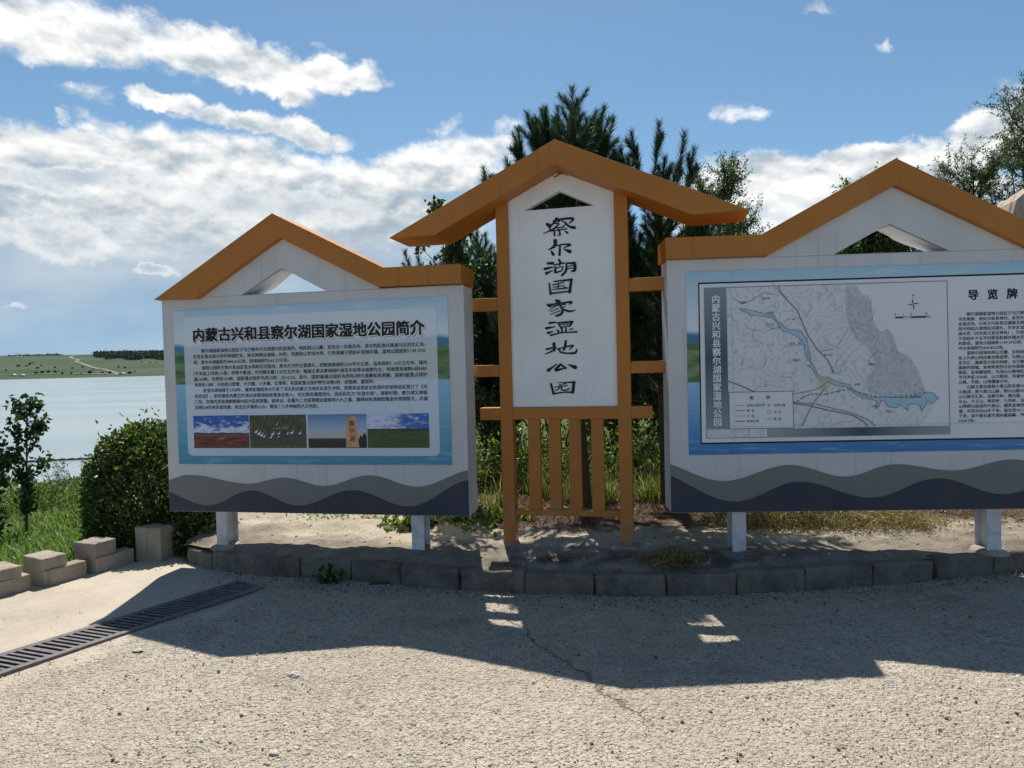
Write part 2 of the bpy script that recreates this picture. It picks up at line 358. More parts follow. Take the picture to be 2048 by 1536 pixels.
def verge_fn(g):
    o = g.obj(); x, y, z = g.xyz(o)
    big = g.noise(o, 1.2, 5, 0.6); fine = g.noise(o, 30, 6, 0.7); mid = g.noise(o, 6, 5, 0.6)
    c = g.ramp(big, [(0.3, (0.30, 0.255, 0.19)), (0.5, (0.40, 0.355, 0.275)), (0.7, (0.48, 0.435, 0.36))])
    c = g.mix(g.step(mid, 0.5, 0.75, 0, 0.6), c, (0.25, 0.21, 0.155))
    c = g.mix(g.step(fine, 0.58, 0.72, 0, 0.55), c, (0.56, 0.53, 0.46))
    c = g.mix(g.step(fine, 0.42, 0.3, 0, 0.7), c, (0.12, 0.10, 0.08))
    # dusty grey-brown dirt along the kerb, with the signs' shade put into its tone
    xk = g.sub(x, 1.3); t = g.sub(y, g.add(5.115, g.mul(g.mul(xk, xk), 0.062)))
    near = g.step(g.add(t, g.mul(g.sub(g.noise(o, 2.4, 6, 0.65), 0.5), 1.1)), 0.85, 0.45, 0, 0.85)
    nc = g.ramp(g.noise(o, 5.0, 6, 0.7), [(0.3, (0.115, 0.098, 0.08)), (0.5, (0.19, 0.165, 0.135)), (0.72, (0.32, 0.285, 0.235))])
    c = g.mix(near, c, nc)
    # needle litter and soil further back, dark dirt strip behind the kerb in the middle
    litter = g.step(g.add(y, g.mul(g.sub(mid, 0.5), 0.8)), 6.22, 6.5)
    litter = g.mul(litter, g.step(g.add(x, g.mul(g.sub(big, 0.5), 0.8)), -0.55, -0.1))
    lc = g.ramp(g.noise(o, 60, 4, 0.7), [(0.3, (0.03, 0.02, 0.014)), (0.55, (0.095, 0.06, 0.04)), (0.75, (0.24, 0.17, 0.11))])
    c = g.mix(litter, c, lc)
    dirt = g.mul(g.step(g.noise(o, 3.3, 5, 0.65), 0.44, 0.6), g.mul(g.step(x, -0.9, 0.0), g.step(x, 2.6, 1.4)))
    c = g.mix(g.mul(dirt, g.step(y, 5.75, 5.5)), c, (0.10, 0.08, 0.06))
    return dict(c=c, r=0.95, spec=0.15, h=g.add(g.add(fine, g.mul(mid, 1.2)), big), hs=0.9, hd=0.02)
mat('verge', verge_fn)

def concrete(base, stain, grain=1.0):
    def fn(g):
        o = g.obj(); x, y, z = g.xyz(o)
        n = g.noise(o, 4, 6, 0.65); f = g.noise(o, 60, 5, 0.7)
        c = g.mix(g.step(n, 0.40, 0.68), base, stain)
        c = g.mix(g.step(f, 0.43, 0.32, 0, 0.7 * grain), c, (0.07, 0.065, 0.055))
        c = g.mix(g.step(f, 0.6, 0.75, 0, 0.4), c, (0.5, 0.47, 0.41))
        st = g.noise(g.scale(o, (14, 14, 1.5)), 1.0, 4)
        c = g.mix(g.step(st, 0.52, 0.72, 0, 0.5), c, (0.13, 0.12, 0.10))
        return dict(c=c, r=0.9, spec=0.2, h=g.add(f, g.mul(n, 1.5)), hs=0.8, hd=0.007)
    return fn
mat('kerb_concrete', concrete((0.21, 0.18, 0.145), (0.11, 0.095, 0.08), 1.3))
mat('pier_concrete', concrete((0.36, 0.31, 0.245), (0.27, 0.23, 0.18), 0.6))
mat('leg_metal', painted((0.66, 0.67, 0.68), (0.40, 0.38, 0.35), 0.5))
mat('cement', concrete((0.40, 0.37, 0.31), (0.26, 0.235, 0.195), 0.8))
def iron(g):
    o = g.obj(); n = g.noise(o, 14, 6, 0.65)
    return dict(c=g.ramp(n, [(0.3, (0.09, 0.08, 0.08)), (0.5, (0.15, 0.135, 0.135)), (0.75, (0.21, 0.175, 0.155))]), r=0.6, spec=0.4, metal=0.1, h=n, hs=0.3, hd=0.004)
mat('cast_iron', iron)
mat('drain_pit', plain((0.03, 0.028, 0.025), 0.95, 0.1))
mat('pebble', lambda g: dict(c=g.ramp(g.node('ShaderNodeNewGeometry').outputs['Random Per Island'], [(0, (0.06, 0.055, 0.055)), (0.3, (0.20, 0.18, 0.155)), (0.6, (0.40, 0.36, 0.30)), (1, (0.56, 0.53, 0.48))]), r=0.85, spec=0.2, h=g.noise(g.obj(), 120, 3), hs=0.4, hd=0.003))
mat('stone_grey', concrete((0.30, 0.285, 0.26), (0.20, 0.19, 0.18), 0.5))
mat('stone_pale', concrete((0.52, 0.49, 0.43), (0.42, 0.38, 0.32), 0.2))

def leaf(cols, trans=1.5, tf=0.35, rough=0.5, spec=0.35):
    def fn(g):
        r = g.node('ShaderNodeNewGeometry').outputs['Random Per Island']
        k = len(cols) - 1
        c = g.ramp(r, [(i / k, q) for i, q in enumerate(cols)])
        t = g.mix(1.0, c, (trans * 1.0, trans * 1.15, trans * 0.55), 'MULTIPLY')
        return dict(c=c, r=rough, spec=spec, trans=t, tf=tf)
    return fn
mat('hedge_leaf', leaf([(0.016, 0.036, 0.011), (0.04, 0.078, 0.017), (0.085, 0.135, 0.025), (0.20, 0.215, 0.04)], 1.7, 0.30, 0.38, 0.5))
mat('sapling_leaf', leaf([(0.020, 0.042, 0.018), (0.04, 0.075, 0.028), (0.07, 0.11, 0.04)], 1.5))
mat('willow_leaf', leaf([(0.06, 0.085, 0.05), (0.10, 0.13, 0.075), (0.16, 0.19, 0.12)], 1.4))
mat('yellow_leaf', leaf([(0.09, 0.13, 0.02), (0.17, 0.20, 0.03), (0.26, 0.26, 0.045)], 1.6))
mat('poplar_leaf', leaf([(0.035, 0.060, 0.022), (0.06, 0.09, 0.035), (0.10, 0.125, 0.05)], 1.7))
mat('shrub_leaf', leaf([(0.03, 0.06, 0.018), (0.075, 0.12, 0.03), (0.13, 0.175, 0.045), (0.23, 0.25, 0.07)], 1.8))
mat('pine_needle', leaf([(0.018, 0.045, 0.024), (0.03, 0.065, 0.032), (0.05, 0.09, 0.042)], 1.3, 0.22, 0.45))
mat('grass_blade', leaf([(0.05, 0.10, 0.018), (0.09, 0.17, 0.025), (0.15, 0.24, 0.04), (0.24, 0.27, 0.09)], 1.6))
mat('verge_grass', leaf([(0.05, 0.075, 0.022), (0.10, 0.135, 0.035), (0.19, 0.20, 0.07), (0.33, 0.28, 0.13)], 1.6))
mat('dry_grass', leaf([(0.14, 0.12, 0.05), (0.26, 0.205, 0.09), (0.38, 0.31, 0.15)], 1.2, 0.25))
mat('litter', leaf([(0.05, 0.03, 0.02), (0.13, 0.08, 0.05), (0.26, 0.18, 0.11)], 1.0, 0.1))
mat('bark', plain((0.085, 0.065, 0.05), 0.9, 0.1, 0.4, 30, 0.6))
mat('grey_bark', plain((0.13, 0.115, 0.095), 0.9, 0.1, 0.4, 30, 0.6))

def bank_fn(g):
    o = g.obj(); n = g.noise(o, 0.8, 6, 0.6); f = g.noise(o, 20, 5, 0.7)
    c = g.ramp(n, [(0.3, (0.045, 0.075, 0.02)), (0.5, (0.08, 0.11, 0.035)), (0.7, (0.17, 0.16, 0.08))])
    c = g.mix(g.step(f, 0.42, 0.3, 0, 0.6), c, (0.03, 0.035, 0.015))
    return dict(c=c, r=0.95, spec=0.1, h=f, hs=0.8, hd=0.03)
mat('bank', bank_fn)
def water_fn(g):
    o = g.obj()
    h = g.add(g.noise(g.scale(o, (0.5, 1.0, 1.0)), 1.1, 4, 0.6), g.mul(g.noise(g.scale(o, (0.04, 0.13, 1.0)), 1.0, 4), 1.5))
    band = g.step(g.noise(g.scale(o, (0.006, 0.045, 1.0)), 1.0, 5, 0.6), 0.35, 0.65)
    c = g.mix(band, (0.235, 0.295, 0.295), (0.28, 0.335, 0.33))
    return dict(c=c, r=g.add(0.17, g.mul(band, 0.06)), spec=0.5, h=h, hs=0.30, hd=0.12)
mat('lake', water_fn)
def hill_fn(g):
    o = g.obj(); x, y, z = g.xyz(o)
    n = g.noise(g.scale(o, (0.0022, 0.006, 0.0)), 1.0, 5, 0.6)
    st = g.noise(g.vec(g.mul(x, 0.0012), g.mul(y, 0.012), 0.0), 1.0, 6, 0.65)
    c = g.ramp(n, [(0.3, (0.040, 0.068, 0.046)), (0.5, (0.060, 0.092, 0.056)), (0.72, (0.088, 0.115, 0.072))])  # blue added to the greens in place of distance haze
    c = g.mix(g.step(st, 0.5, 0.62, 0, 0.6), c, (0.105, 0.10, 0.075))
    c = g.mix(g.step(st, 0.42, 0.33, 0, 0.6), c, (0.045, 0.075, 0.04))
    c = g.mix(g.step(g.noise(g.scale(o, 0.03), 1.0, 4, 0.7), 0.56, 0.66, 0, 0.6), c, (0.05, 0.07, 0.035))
    return dict(c=c, r=1.0, spec=0.05)
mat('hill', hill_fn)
mat('track', plain((0.21, 0.205, 0.155), 1.0, 0.1))
mat('far_tree', plain((0.115, 0.14, 0.115), 1.0, 0.05, 0.4, 0.2))  # base tone lifted in place of distance haze
mat('boom_float', plain((0.03, 0.03, 0.035), 0.6, 0.4))
mat('far_white', plain((0.65, 0.65, 0.62), 0.8, 0.2))
def rock_fn(g):
    o = g.obj(); n = g.noise(g.scale(o, (9, 9, 1.2)), 1.0, 6, 0.65)
    c = g.ramp(n, [(0.3, (0.20, 0.14, 0.10)), (0.5, (0.45, 0.36, 0.28)), (0.7, (0.58, 0.50, 0.42))])
    return dict(c=c, r=0.85, spec=0.2, h=n, hs=0.7, hd=0.03)
mat('rock_face', rock_fn)

# ------------------------------------------------------------------ mesh helpers
class MB:
    def __init__(s): s.v, s.f, s.mi, s.smooth = [], [], [], False
    def quadbox(s, x0, x1, y0, y1, z0, z1, mi=0):
        i = len(s.v)
        s.v += [(x0, y0, z0), (x1, y0, z0), (x1, y1, z0), (x0, y1, z0), (x0, y0, z1), (x1, y0, z1), (x1, y1, z1), (x0, y1, z1)]
        for q in ((0, 3, 2, 1), (4, 5, 6, 7), (0, 1, 5, 4), (1, 2, 6, 5), (2, 3, 7, 6), (3, 0, 4, 7)):
            s.f.append(tuple(i + k for k in q)); s.mi.append(mi)
        return s
    def prism(s, poly, y0, y1, mi=0, dy=None):
        # poly in (x, z), extruded from y0 (front) to y1
        a = sum(poly[k][0] * poly[(k + 1) % len(poly)][1] - poly[(k + 1) % len(poly)][0] * poly[k][1] for k in range(len(poly)))
        if a < 0: poly = poly[::-1]
        i, n = len(s.v), len(poly)
        s.v += [(p[0], y0, p[1]) for p in poly] + [(p[0], y1, p[1]) for p in poly]
        s.f.append(tuple(range(i, i + n))); s.f.append(tuple(range(i + 2 * n - 1, i + n - 1, -1))); s.mi += [mi, mi]
        for k in range(n):
            j = (k + 1) % n
            s.f.append((i + k, i + n + k, i + n + j, i + j)); s.mi.append(mi)
        return s
    def flat(s, poly, y, mi=0):
        a = sum(poly[k][0] * poly[(k + 1) % len(poly)][1] - poly[(k + 1) % len(poly)][0] * poly[k][1] for k in range(len(poly)))
        if a < 0: poly = poly[::-1]
        i = len(s.v); s.v += [(p[0], y, p[1]) for p in poly]
        s.f.append(tuple(range(i, i + len(poly)))); s.mi.append(mi)
        return s
    def line(s, pts, w, y, mi=0, dash=None):
        # a printed line as flat quads
        for k in range(len(pts) - 1):
            a, b = Vector(pts[k]), Vector(pts[k + 1]); L = (b - a).length
            if L < 1e-6: continue
            t = (b - a) / L; n = Vector((-t.y, t.x)) * w / 2
            q = [0.0]; segs = []
            if dash:
                x = 0
                while x < L: segs.append((x, min(L, x + dash))); x += dash * 1.7
            else: segs = [(-w * 0.3, L + w * 0.3)]
            for u0, u1 in segs:
                p, r_ = a + t * u0, a + t * u1
                s.flat([tuple(p - n), tuple(r_ - n), tuple(r_ + n), tuple(p + n)], y - 0.0001 * (k % 3), mi)
        return s
    def raw(s, v, f, mi=0):
        i = len(s.v); s.v += [tuple(p) for p in v]
        for q in f: s.f.append(tuple(i + k for k in q)); s.mi.append(mi)
        return s
    def build(s, name, mats, parent=None, bevel=0, smooth=False):
        me = bpy.data.meshes.new(name); me.from_pydata(s.v, [], s.f)
        for m in (mats if isinstance(mats, (list, tuple)) else [mats]): me.materials.append(MATS[m])
        if any(s.mi): me.polygons.foreach_set('material_index', s.mi)
        if smooth: me.polygons.foreach_set('use_smooth', [True] * len(s.f))
        me.update()
        o = bpy.data.objects.new(name, me); COL.objects.link(o)
        if parent: o.parent = parent
        if bevel:
            b = o.modifiers.new('bevel', 'BEVEL'); b.width = bevel; b.segments = 2; b.limit_method = 'ANGLE'; b.angle_limit = R(30)
        return o

def tri_mesh(name, V, F, mats, parent=None, smooth=False):
    """numpy vertices and faces (equal sized) to an object"""
    V = np.asarray(V, np.float32); F = np.asarray(F, np.int32)
    me = bpy.data.meshes.new(name)
    me.vertices.add(len(V)); me.vertices.foreach_set('co', V.ravel())
    k = F.shape[1]
    me.loops.add(F.size); me.loops.foreach_set('vertex_index', F.ravel())
    me.polygons.add(len(F)); me.polygons.foreach_set('loop_start', np.arange(0, F.size, k, dtype=np.int32))
    me.polygons.foreach_set('loop_total', np.full(len(F), k, np.int32))
    if smooth: me.polygons.foreach_set('use_smooth', np.ones(len(F), bool))
    me.materials.append(MATS[mats]); me.update(calc_edges=True); me.validate()
    o = bpy.data.objects.new(name, me); COL.objects.link(o)
    if parent: o.parent = parent
    return o

def tag(o, label=None, cat=None, group=None, kind=None):
    if label: o['label'] = label
    if cat: o['category'] = cat
    if group: o['group'] = group
    if kind: o['kind'] = kind
    return o
def empty(name, loc, rz, label, cat, group=None):
    o = bpy.data.objects.new(name, None); COL.objects.link(o)
    o.location = loc; o.rotation_euler = (0, 0, rz); o.empty_display_size = 0.2
    return tag(o, label, cat, group)

_font = bpy.data.curves.new('lettering_source', 'FONT'); _font.resolution_u = 2
_fobj = bpy.data.objects.new('lettering_source', _font); COL.objects.link(_fobj)
def glyphs(body, bold=0.0, res=2):
    _font.body = body; _font.offset = bold; _font.resolution_u = res
    dg = bpy.context.evaluated_depsgraph_get(); dg.update()
    me = bpy.data.meshes.new_from_object(_fobj.evaluated_get(dg))
    v = [(p.co.x, p.co.y) for p in me.vertices]; f = [tuple(p.vertices) for p in me.polygons]
    bpy.data.meshes.remove(me)
    return v, f
def write(mb, body, x, z, size, y, bold=0.0, width=None, mi=0, res=2, xs=1.0):
    # weight is added by laying shifted copies of the letters, each a hair in front of the last
    v, f = glyphs(body, min(bold, 0.004), res)
    if not v: return
    sx = size * xs
    if width:
        lo = min(p[0] for p in v); hi = max(p[0] for p in v)
        sx = width / (hi - lo); x = x - lo * sx
    b = max(0.0, bold - 0.004) * 0.8
    sh = [(0, 0)] if b < 0.005 else ([(-b, 0), (b, 0)] if b < 0.012 else [(-b, -b * 0.7), (b, -b * 0.7), (-b, b * 0.7), (b, b * 0.7), (0, 0)])
    for k, (dx, dz) in enumerate(sh):
        mb.raw([(x + (p[0] + dx) * sx, y - 0.00012 * k, z + (p[1] + dz) * size) for p in v], f, mi)

def tube(path, rad, sides=6):
    P = np.asarray(path, float); n = len(P)
    T = np.gradient(P, axis=0); T /= np.linalg.norm(T, axis=1)[:, None] + 1e-9
    ref = np.where(np.abs(T[:, 2:3]) > 0.9, np.array([[1., 0, 0]]), np.array([[0, 0, 1.]]))
    A = np.cross(T, ref); A /= np.linalg.norm(A, axis=1)[:, None]; B = np.cross(T, A)
    an = np.linspace(0, 2 * np.pi, sides, endpoint=False)
    r = np.broadcast_to(np.asarray(rad, float), (n,))
    V = P[:, None, :] + r[:, None, None] * (np.cos(an)[None, :, None] * A[:, None, :] + np.sin(an)[None, :, None] * B[:, None, :])
    F = []
    for i in range(n - 1):
        for k in range(sides):
            j = (k + 1) % sides
            F.append((i * sides + k, i * sides + j, (i + 1) * sides + j, (i + 1) * sides + k))
    return V.reshape(-1, 3), np.array(F)
class Acc:
    def __init__(s): s.V, s.F, s.n = [], [], 0
    def put(s, V, F): s.V.append(V); s.F.append(np.asarray(F) + s.n); s.n += len(V)
    def build(s, name, m, parent=None, smooth=False):
        return tri_mesh(name, np.concatenate(s.V), np.concatenate(s.F), m, parent, smooth)

def unit(v): return v / (np.linalg.norm(v, axis=-1, keepdims=True) + 1e-9)
def leaves(P, size, axis_bias=(0, 0, -0.3), aspect=0.5, fold=0.18, spread=1.0, outward=None):
    """folded leaf of two quads at every point"""
    n = len(P); P = np.asarray(P, float)
    a = RNG.normal(size=(n, 3)) * spread + np.asarray(axis_bias)
    if outward is not None: a += outward
    a = unit(a); b = unit(np.cross(a, RNG.normal(size=(n, 3)))); c = np.cross(a, b)
    s = (np.asarray(size) * RNG.uniform(0.65, 1.25, n))[:, None]; w = s * aspect
    base, tip = P, P + a * s
    m1 = P + a * s * 0.45 - c * w * fold
    l1 = P + a * s * 0.38 + b * w * 0.5 + c * w * fold; r1 = P + a * s * 0.38 - b * w * 0.5 + c * w * fold
    V = np.stack([base, l1, tip, r1, m1], 1).reshape(-1, 3)
    i = np.arange(n)[:, None] * 5
    F = np.concatenate([i + np.array([[0, 4, 2, 1]]), i + np.array([[0, 3, 2, 4]])])
    return V, F
def blades(P, h, lean=0.35, width=0.006, up=(0, 0, 1)):
    n = len(P); P = np.asarray(P, float)
    an = RNG.uniform(0, 2 * np.pi, n); d = np.stack([np.cos(an), np.sin(an), np.zeros(n)], 1)
    sd = np.stack([-np.sin(an), np.cos(an), np.zeros(n)], 1)
    H = (np.asarray(h) * RNG.uniform(0.5, 1.2, n))[:, None]; L = H * RNG.uniform(0.1, 1.0, n)[:, None] * lean * 2
    w = width * RNG.uniform(0.7, 1.3, n)[:, None]
    z = np.array([0, 0, 1.0])
    m = P + z * H * 0.55 + d * L * 0.3; t = P + z * H * (1 - 0.35 * lean) + d * L
    V = np.stack([P - sd * w, P + sd * w, m + sd * w * 0.8, m - sd * w * 0.8, t], 1).reshape(-1, 3)
    i = np.arange(n)[:, None] * 5
    F = np.concatenate([i + np.array([[0, 1, 2]]), i + np.array([[0, 2, 3]]), i + np.array([[3, 2, 4]])])
    return V, F

_tab = np.random.default_rng(3).uniform(-1, 1, (8, 256, 256))
def vnoise(X, Y, s, k):
    # smooth lattice noise on whole arrays
    x, y = X * s + 37.7 * k, Y * s + 11.3 * k
    xi, yi = np.floor(x).astype(int), np.floor(y).astype(int); fx, fy = x - xi, y - yi
    fx, fy = fx * fx * (3 - 2 * fx), fy * fy * (3 - 2 * fy); T = _tab[k % 8]; a, b, c, d = xi % 256, (xi + 1) % 256, yi % 256, (yi + 1) % 256
    return (T[a, c] * (1 - fx) + T[b, c] * fx) * (1 - fy) + (T[a, d] * (1 - fx) + T[b, d] * fx) * fy
def hill_noise(x, y, s, o=0.0): return noise.noise(Vector((x * s + o, y * s - o, o)))

# ------------------------------------------------------------------ ground
KERB = [(-3.06, 6.40), (-2.69, 6.137), (-2.218, 5.905), (-1.814, 5.80), (-1.365, 5.677), (-0.934, 5.54), (-0.443, 5.385), (0.059, 5.262),
        (0.579, 5.17), (1.106, 5.118), (1.627, 5.122), (2.152, 5.17), (2.702, 5.25), (3.226, 5.345), (3.764, 5.455), (4.30, 5.575), (5.2, 5.80), (8.8, 6.9)]
KX = np.array([p[0] for p in KERB]); KY = np.array([p[1] for p in KERB])
def kerb_y(x): return float(np.interp(x, KX, KY))
PAR = np.array([(-9.0, 1.15), (-4.6, 5.25), (-4.15, 5.68), (-3.85, 6.0), (-3.5, 6.42), (-3.06, 6.62)])
def road_edge(x): return kerb_y(x) + 0.03 if x > -3.06 else float(np.interp(x, PAR[:, 0], PAR[:, 1])) + 0.05

DR0, DR1 = Vector((-4.10, 2.75)), Vector((-2.16, 5.64))     # drain channel
def build_road():
    xs = np.concatenate([np.arange(-9, -4.4, 0.3), np.arange(-4.4, 5, 0.0125), np.arange(5, 8.8, 0.3)])
    ts = np.concatenate([np.linspace(0, 0.66, 30)[:-1], np.linspace(0.66, 1, 340)])
    y1 = np.array([road_edge(x) for x in xs])
    X = np.repeat(xs[:, None], len(ts), 1); Y = -7 + (y1[:, None] + 7) * ts[None]
    side = (X + 2.62) + (4.85 - Y) * 0.58 + vnoise(X, Y, 3.0, 1) * 0.5
    m = 0.16 + 0.84 * np.clip((side + 0.1) / 0.6, 0, 1)
    Z = -0.012 + 0.010 * vnoise(X, Y, 0.9, 2) + 0.004 * vnoise(X, Y, 4.0, 3)
    lump = np.clip(vnoise(X, Y, 40, 4) * 1.4, -0.5, 1); lump2 = np.clip(vnoise(X, Y, 21, 5) * 1.5, -0.6, 1); fine = vnoise(X, Y, 70, 6)
    var = 0.5 + 0.7 * np.clip(vnoise(X, Y, 1.3, 7) + 0.4, 0, 1)
    Z = Z + m * var * (0.0026 * lump + 0.0027 * lump2 + 0.0013 * fine)
    V = np.stack([X, Y, Z], -1).reshape(-1, 3); n = len(ts)
    i = (np.arange(len(xs) - 1)[:, None] * n + np.arange(n - 1)[None]).reshape(-1, 1)
    F = np.concatenate([i, i + n, i + n + 1, i + 1], 1)
    c = V[F].mean(1); q = c[:, :2] - np.array([DR0.x, DR0.y]); dd = (DR1 - DR0).normalized(); u = q @ np.array([dd.x, dd.y]); w = q @ np.array([-dd.y, dd.x])
    F = F[~((np.abs(w) < 0.155) & (u > 0.02) & (u < (DR1 - DR0).length - 0.02))]      # open trench under the drain grate
    tag(tri_mesh('road', V, F, 'road', smooth=True), kind='structure')
build_road()

def verge_z(x, y):
    ky = kerb_y(x); t = y - ky
    z = 0.142 + 0.028 * min(1, max(0, t - 0.10) / 0.10) + 0.025 * min(1, max(0, t - 0.1) / 0.5) + 0.07 * min(1, max(0, (t - 0.9) / 1.2))
    k = min(1, max(0, (t - 0.13) / 0.25))
    z += k * (0.026 * hill_noise(x, y, 2.2, 5.0) + 0.022 * hill_noise(x, y, 6.5, 1.0) + 0.012 * hill_noise(x, y, 15, 2.0))
    # ridge of trampled soil behind the left board
    z += k * 0.05 * math.exp(-((y - 6.75 - 0.05 * math.sin(x * 5)) / 0.14) ** 2) * (1 if x < -0.6 else 0.25)
    if x < -3.0: z -= 0.10 * min(1, (-3.0 - x) / 0.4)
    return z
def build_verge():
    xs = np.arange(-3.5, 8.7, 0.045); ts = np.concatenate([np.linspace(0.05, 0.2, 8)[:-1], np.linspace(0.2, 2.0, 60), np.linspace(2.1, 4.0, 14)])
    V = [(x, kerb_y(max(x, -3.06)) + (0.25 if x < -3.1 else 0) + t, verge_z(x, kerb_y(max(x, -3.06)) + t)) for x in xs for t in ts]
    n = len(ts)
    F = [(i * n + j, (i + 1) * n + j, (i + 1) * n + j + 1, i * n + j + 1) for i in range(len(xs) - 1) for j in range(n - 1)]
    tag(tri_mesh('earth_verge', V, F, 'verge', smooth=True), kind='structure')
build_verge()

def ground_z(x, y):
    d = -3.45 - x
    dl = float(-0.72 * (x + 3.4) + 0.69 * (y - 6.5))
    d = min(d, dl + 0.4) if y < 8 else d
    zr = 0.17 if y < 9 else 0.17 + 0.02 * (y - 9)
    if d <= 0: z = zr
    elif d < 7: z = -0.10 - 0.10 * d + (zr + 0.10) * math.exp(-d * 2.5)
    else: z = -0.80 - 0.33 * (d - 7)
    if d > 0.6: z += 0.10 * hill_noise(x, y, 0.5, 2.0) * min(1, d / 3)
    return max(z, -9.0)
def build_ground():
    xs = np.concatenate([np.arange(-75, -14, 1.8), np.arange(-14, -2.5, 0.25), np.arange(-2.5, 60, 2.0)])
    ys = np.concatenate([np.arange(0.9, 5.2, 0.6), np.arange(5.2, 14, 0.22), np.arange(14, 95, 1.6)])
    V, ok = [], []
    for x in xs:
        for y in ys:
            inside = y < road_edge(max(-9, min(x, 8.7))) + 0.12 if x > -9 else False
            V.append((x, y, ground_z(x, y) - (0.35 if inside else 0.0) - (0.06 if x > -3.4 and y < 9.4 else 0)))
    n = len(ys)
    F = [(i * n + j, (i + 1) * n + j, (i + 1) * n + j + 1, i * n + j + 1) for i in range(len(xs) - 1) for j in range(n - 1)]
    tag(tri_mesh('ground', V, F, 'bank', smooth=True), kind='structure')
build_ground()
LAKE_Z = -7.3
mb = MB(); mb.raw([(-2600, -200, LAKE_Z), (2600, -200, LAKE_Z), (2600, 3000, LAKE_Z), (-2600, 3000, LAKE_Z)], [(0, 1, 2, 3)])
tag(mb.build('lake', 'lake'), kind='structure')

def hill_z(x, y):
    sh = 1270 + 0.05 * (x + 600) + 25 * hill_noise(x, y, 0.003, 4)
    t = (y - sh) / 900.0
    if t < 0: return LAKE_Z - 3 * min(1, -t * 30)
    top = 64 + 5 * hill_noise(x, 0, 0.0016, 7) + 3.0 * hill_noise(x, 0, 0.006, 2) + 0.002 * (x + 700)
    z = LAKE_Z + 1.0 + top * (min(1, t) ** 0.85) + 2.2 * hill_noise(x, y, 0.006, 1) * min(1, t * 4)
    return z if t < 1 else z + 4 * (t - 1)
def build_hills():
    xs = np.linspace(-2600, 2600, 260); ys = np.concatenate([np.linspace(1150, 2250, 70), np.linspace(2300, 5000, 10)])
    V = [(x, y, hill_z(x, y)) for x in xs for y in ys]; n = len(ys)
    F = [(i * n + j, (i + 1) * n + j, (i + 1) * n + j + 1, i * n + j + 1) for i in range(len(xs) - 1) for j in range(n - 1)]
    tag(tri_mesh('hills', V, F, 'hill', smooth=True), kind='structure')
build_hills()

# ------------------------------------------------------------------ display boards
def roof_strip(top, low, y0, y1):
    """fascia between an upper and a lower outline (equal counts), closed as a solid"""
    m = MB()
    m.prism(list(top) + list(low)[::-1], y0, y1)
    return m
def wave(x0, x1, pts, base, y):
    xs = np.linspace(x0, x1, 90)
    px = [p[0] for p in pts]; pz = [p[1] for p in pts]
    def ev(x):
        k = max(0, min(len(px) - 2, int(np.searchsorted(px, x) - 1)))
        t = (x - px[k]) / (px[k + 1] - px[k]); t = min(1, max(0, t)); t = (1 - math.cos(math.pi * t)) / 2
        return pz[k] + (pz[k + 1] - pz[k]) * t
    return [(float(x), ev(x)) for x in xs] + [(x1, base), (x0, base)]
def legs(root, us, y0, zb, zt):
    for u in us:
        m = MB()
        m.quadbox(u - 0.055, u + 0.055, y0, y0 + 0.012, zb, zt)              # channel: front plate, web, back plate
        m.quadbox(u - 0.012, u + 0.012, y0 + 0.012, y0 + 0.158, zb, zt)
        m.quadbox(u - 0.055, u + 0.055, y0 + 0.158, y0 + 0.17, zb, zt)
        lg = m.build('leg', 'leg_metal', root, 0.003)
        a = Acc(); rr = random.Random(int(u * 100))
        V, F = [], []
        for k in range(4):
            for j in range(14):
                an = j / 14 * 2 * math.pi; r_ = [0.15, 0.125, 0.085, 0.0][k] * (1 + 0.25 * (rr.random() - 0.5))
                V.append((u + math.cos(an) * r_, y0 + 0.085 + math.sin(an) * r_ * 1.1, zb + 0.02 + [0.0, 0.022, 0.04, 0.046][k]))
        for k in range(3):
            for j in range(14): F.append((k * 14 + j, k * 14 + (j + 1) % 14, (k + 1) * 14 + (j + 1) % 14, (k + 1) * 14 + j))
        tri_mesh('cement_footing', V, F, 'cement', lg, True)
def rounded(x0, x1, z0, z1, r, n=6):
    p = []
    for cx, cz, a0 in ((x1 - r, z1 - r, 0), (x0 + r, z1 - r, 90), (x0 + r, z0 + r, 180), (x1 - r, z0 + r, 270)):
        for k in range(n + 1):
            a = R(a0 + 90 * k / n); p.append((cx + r * math.cos(a), cz + r * math.sin(a)))
    return p

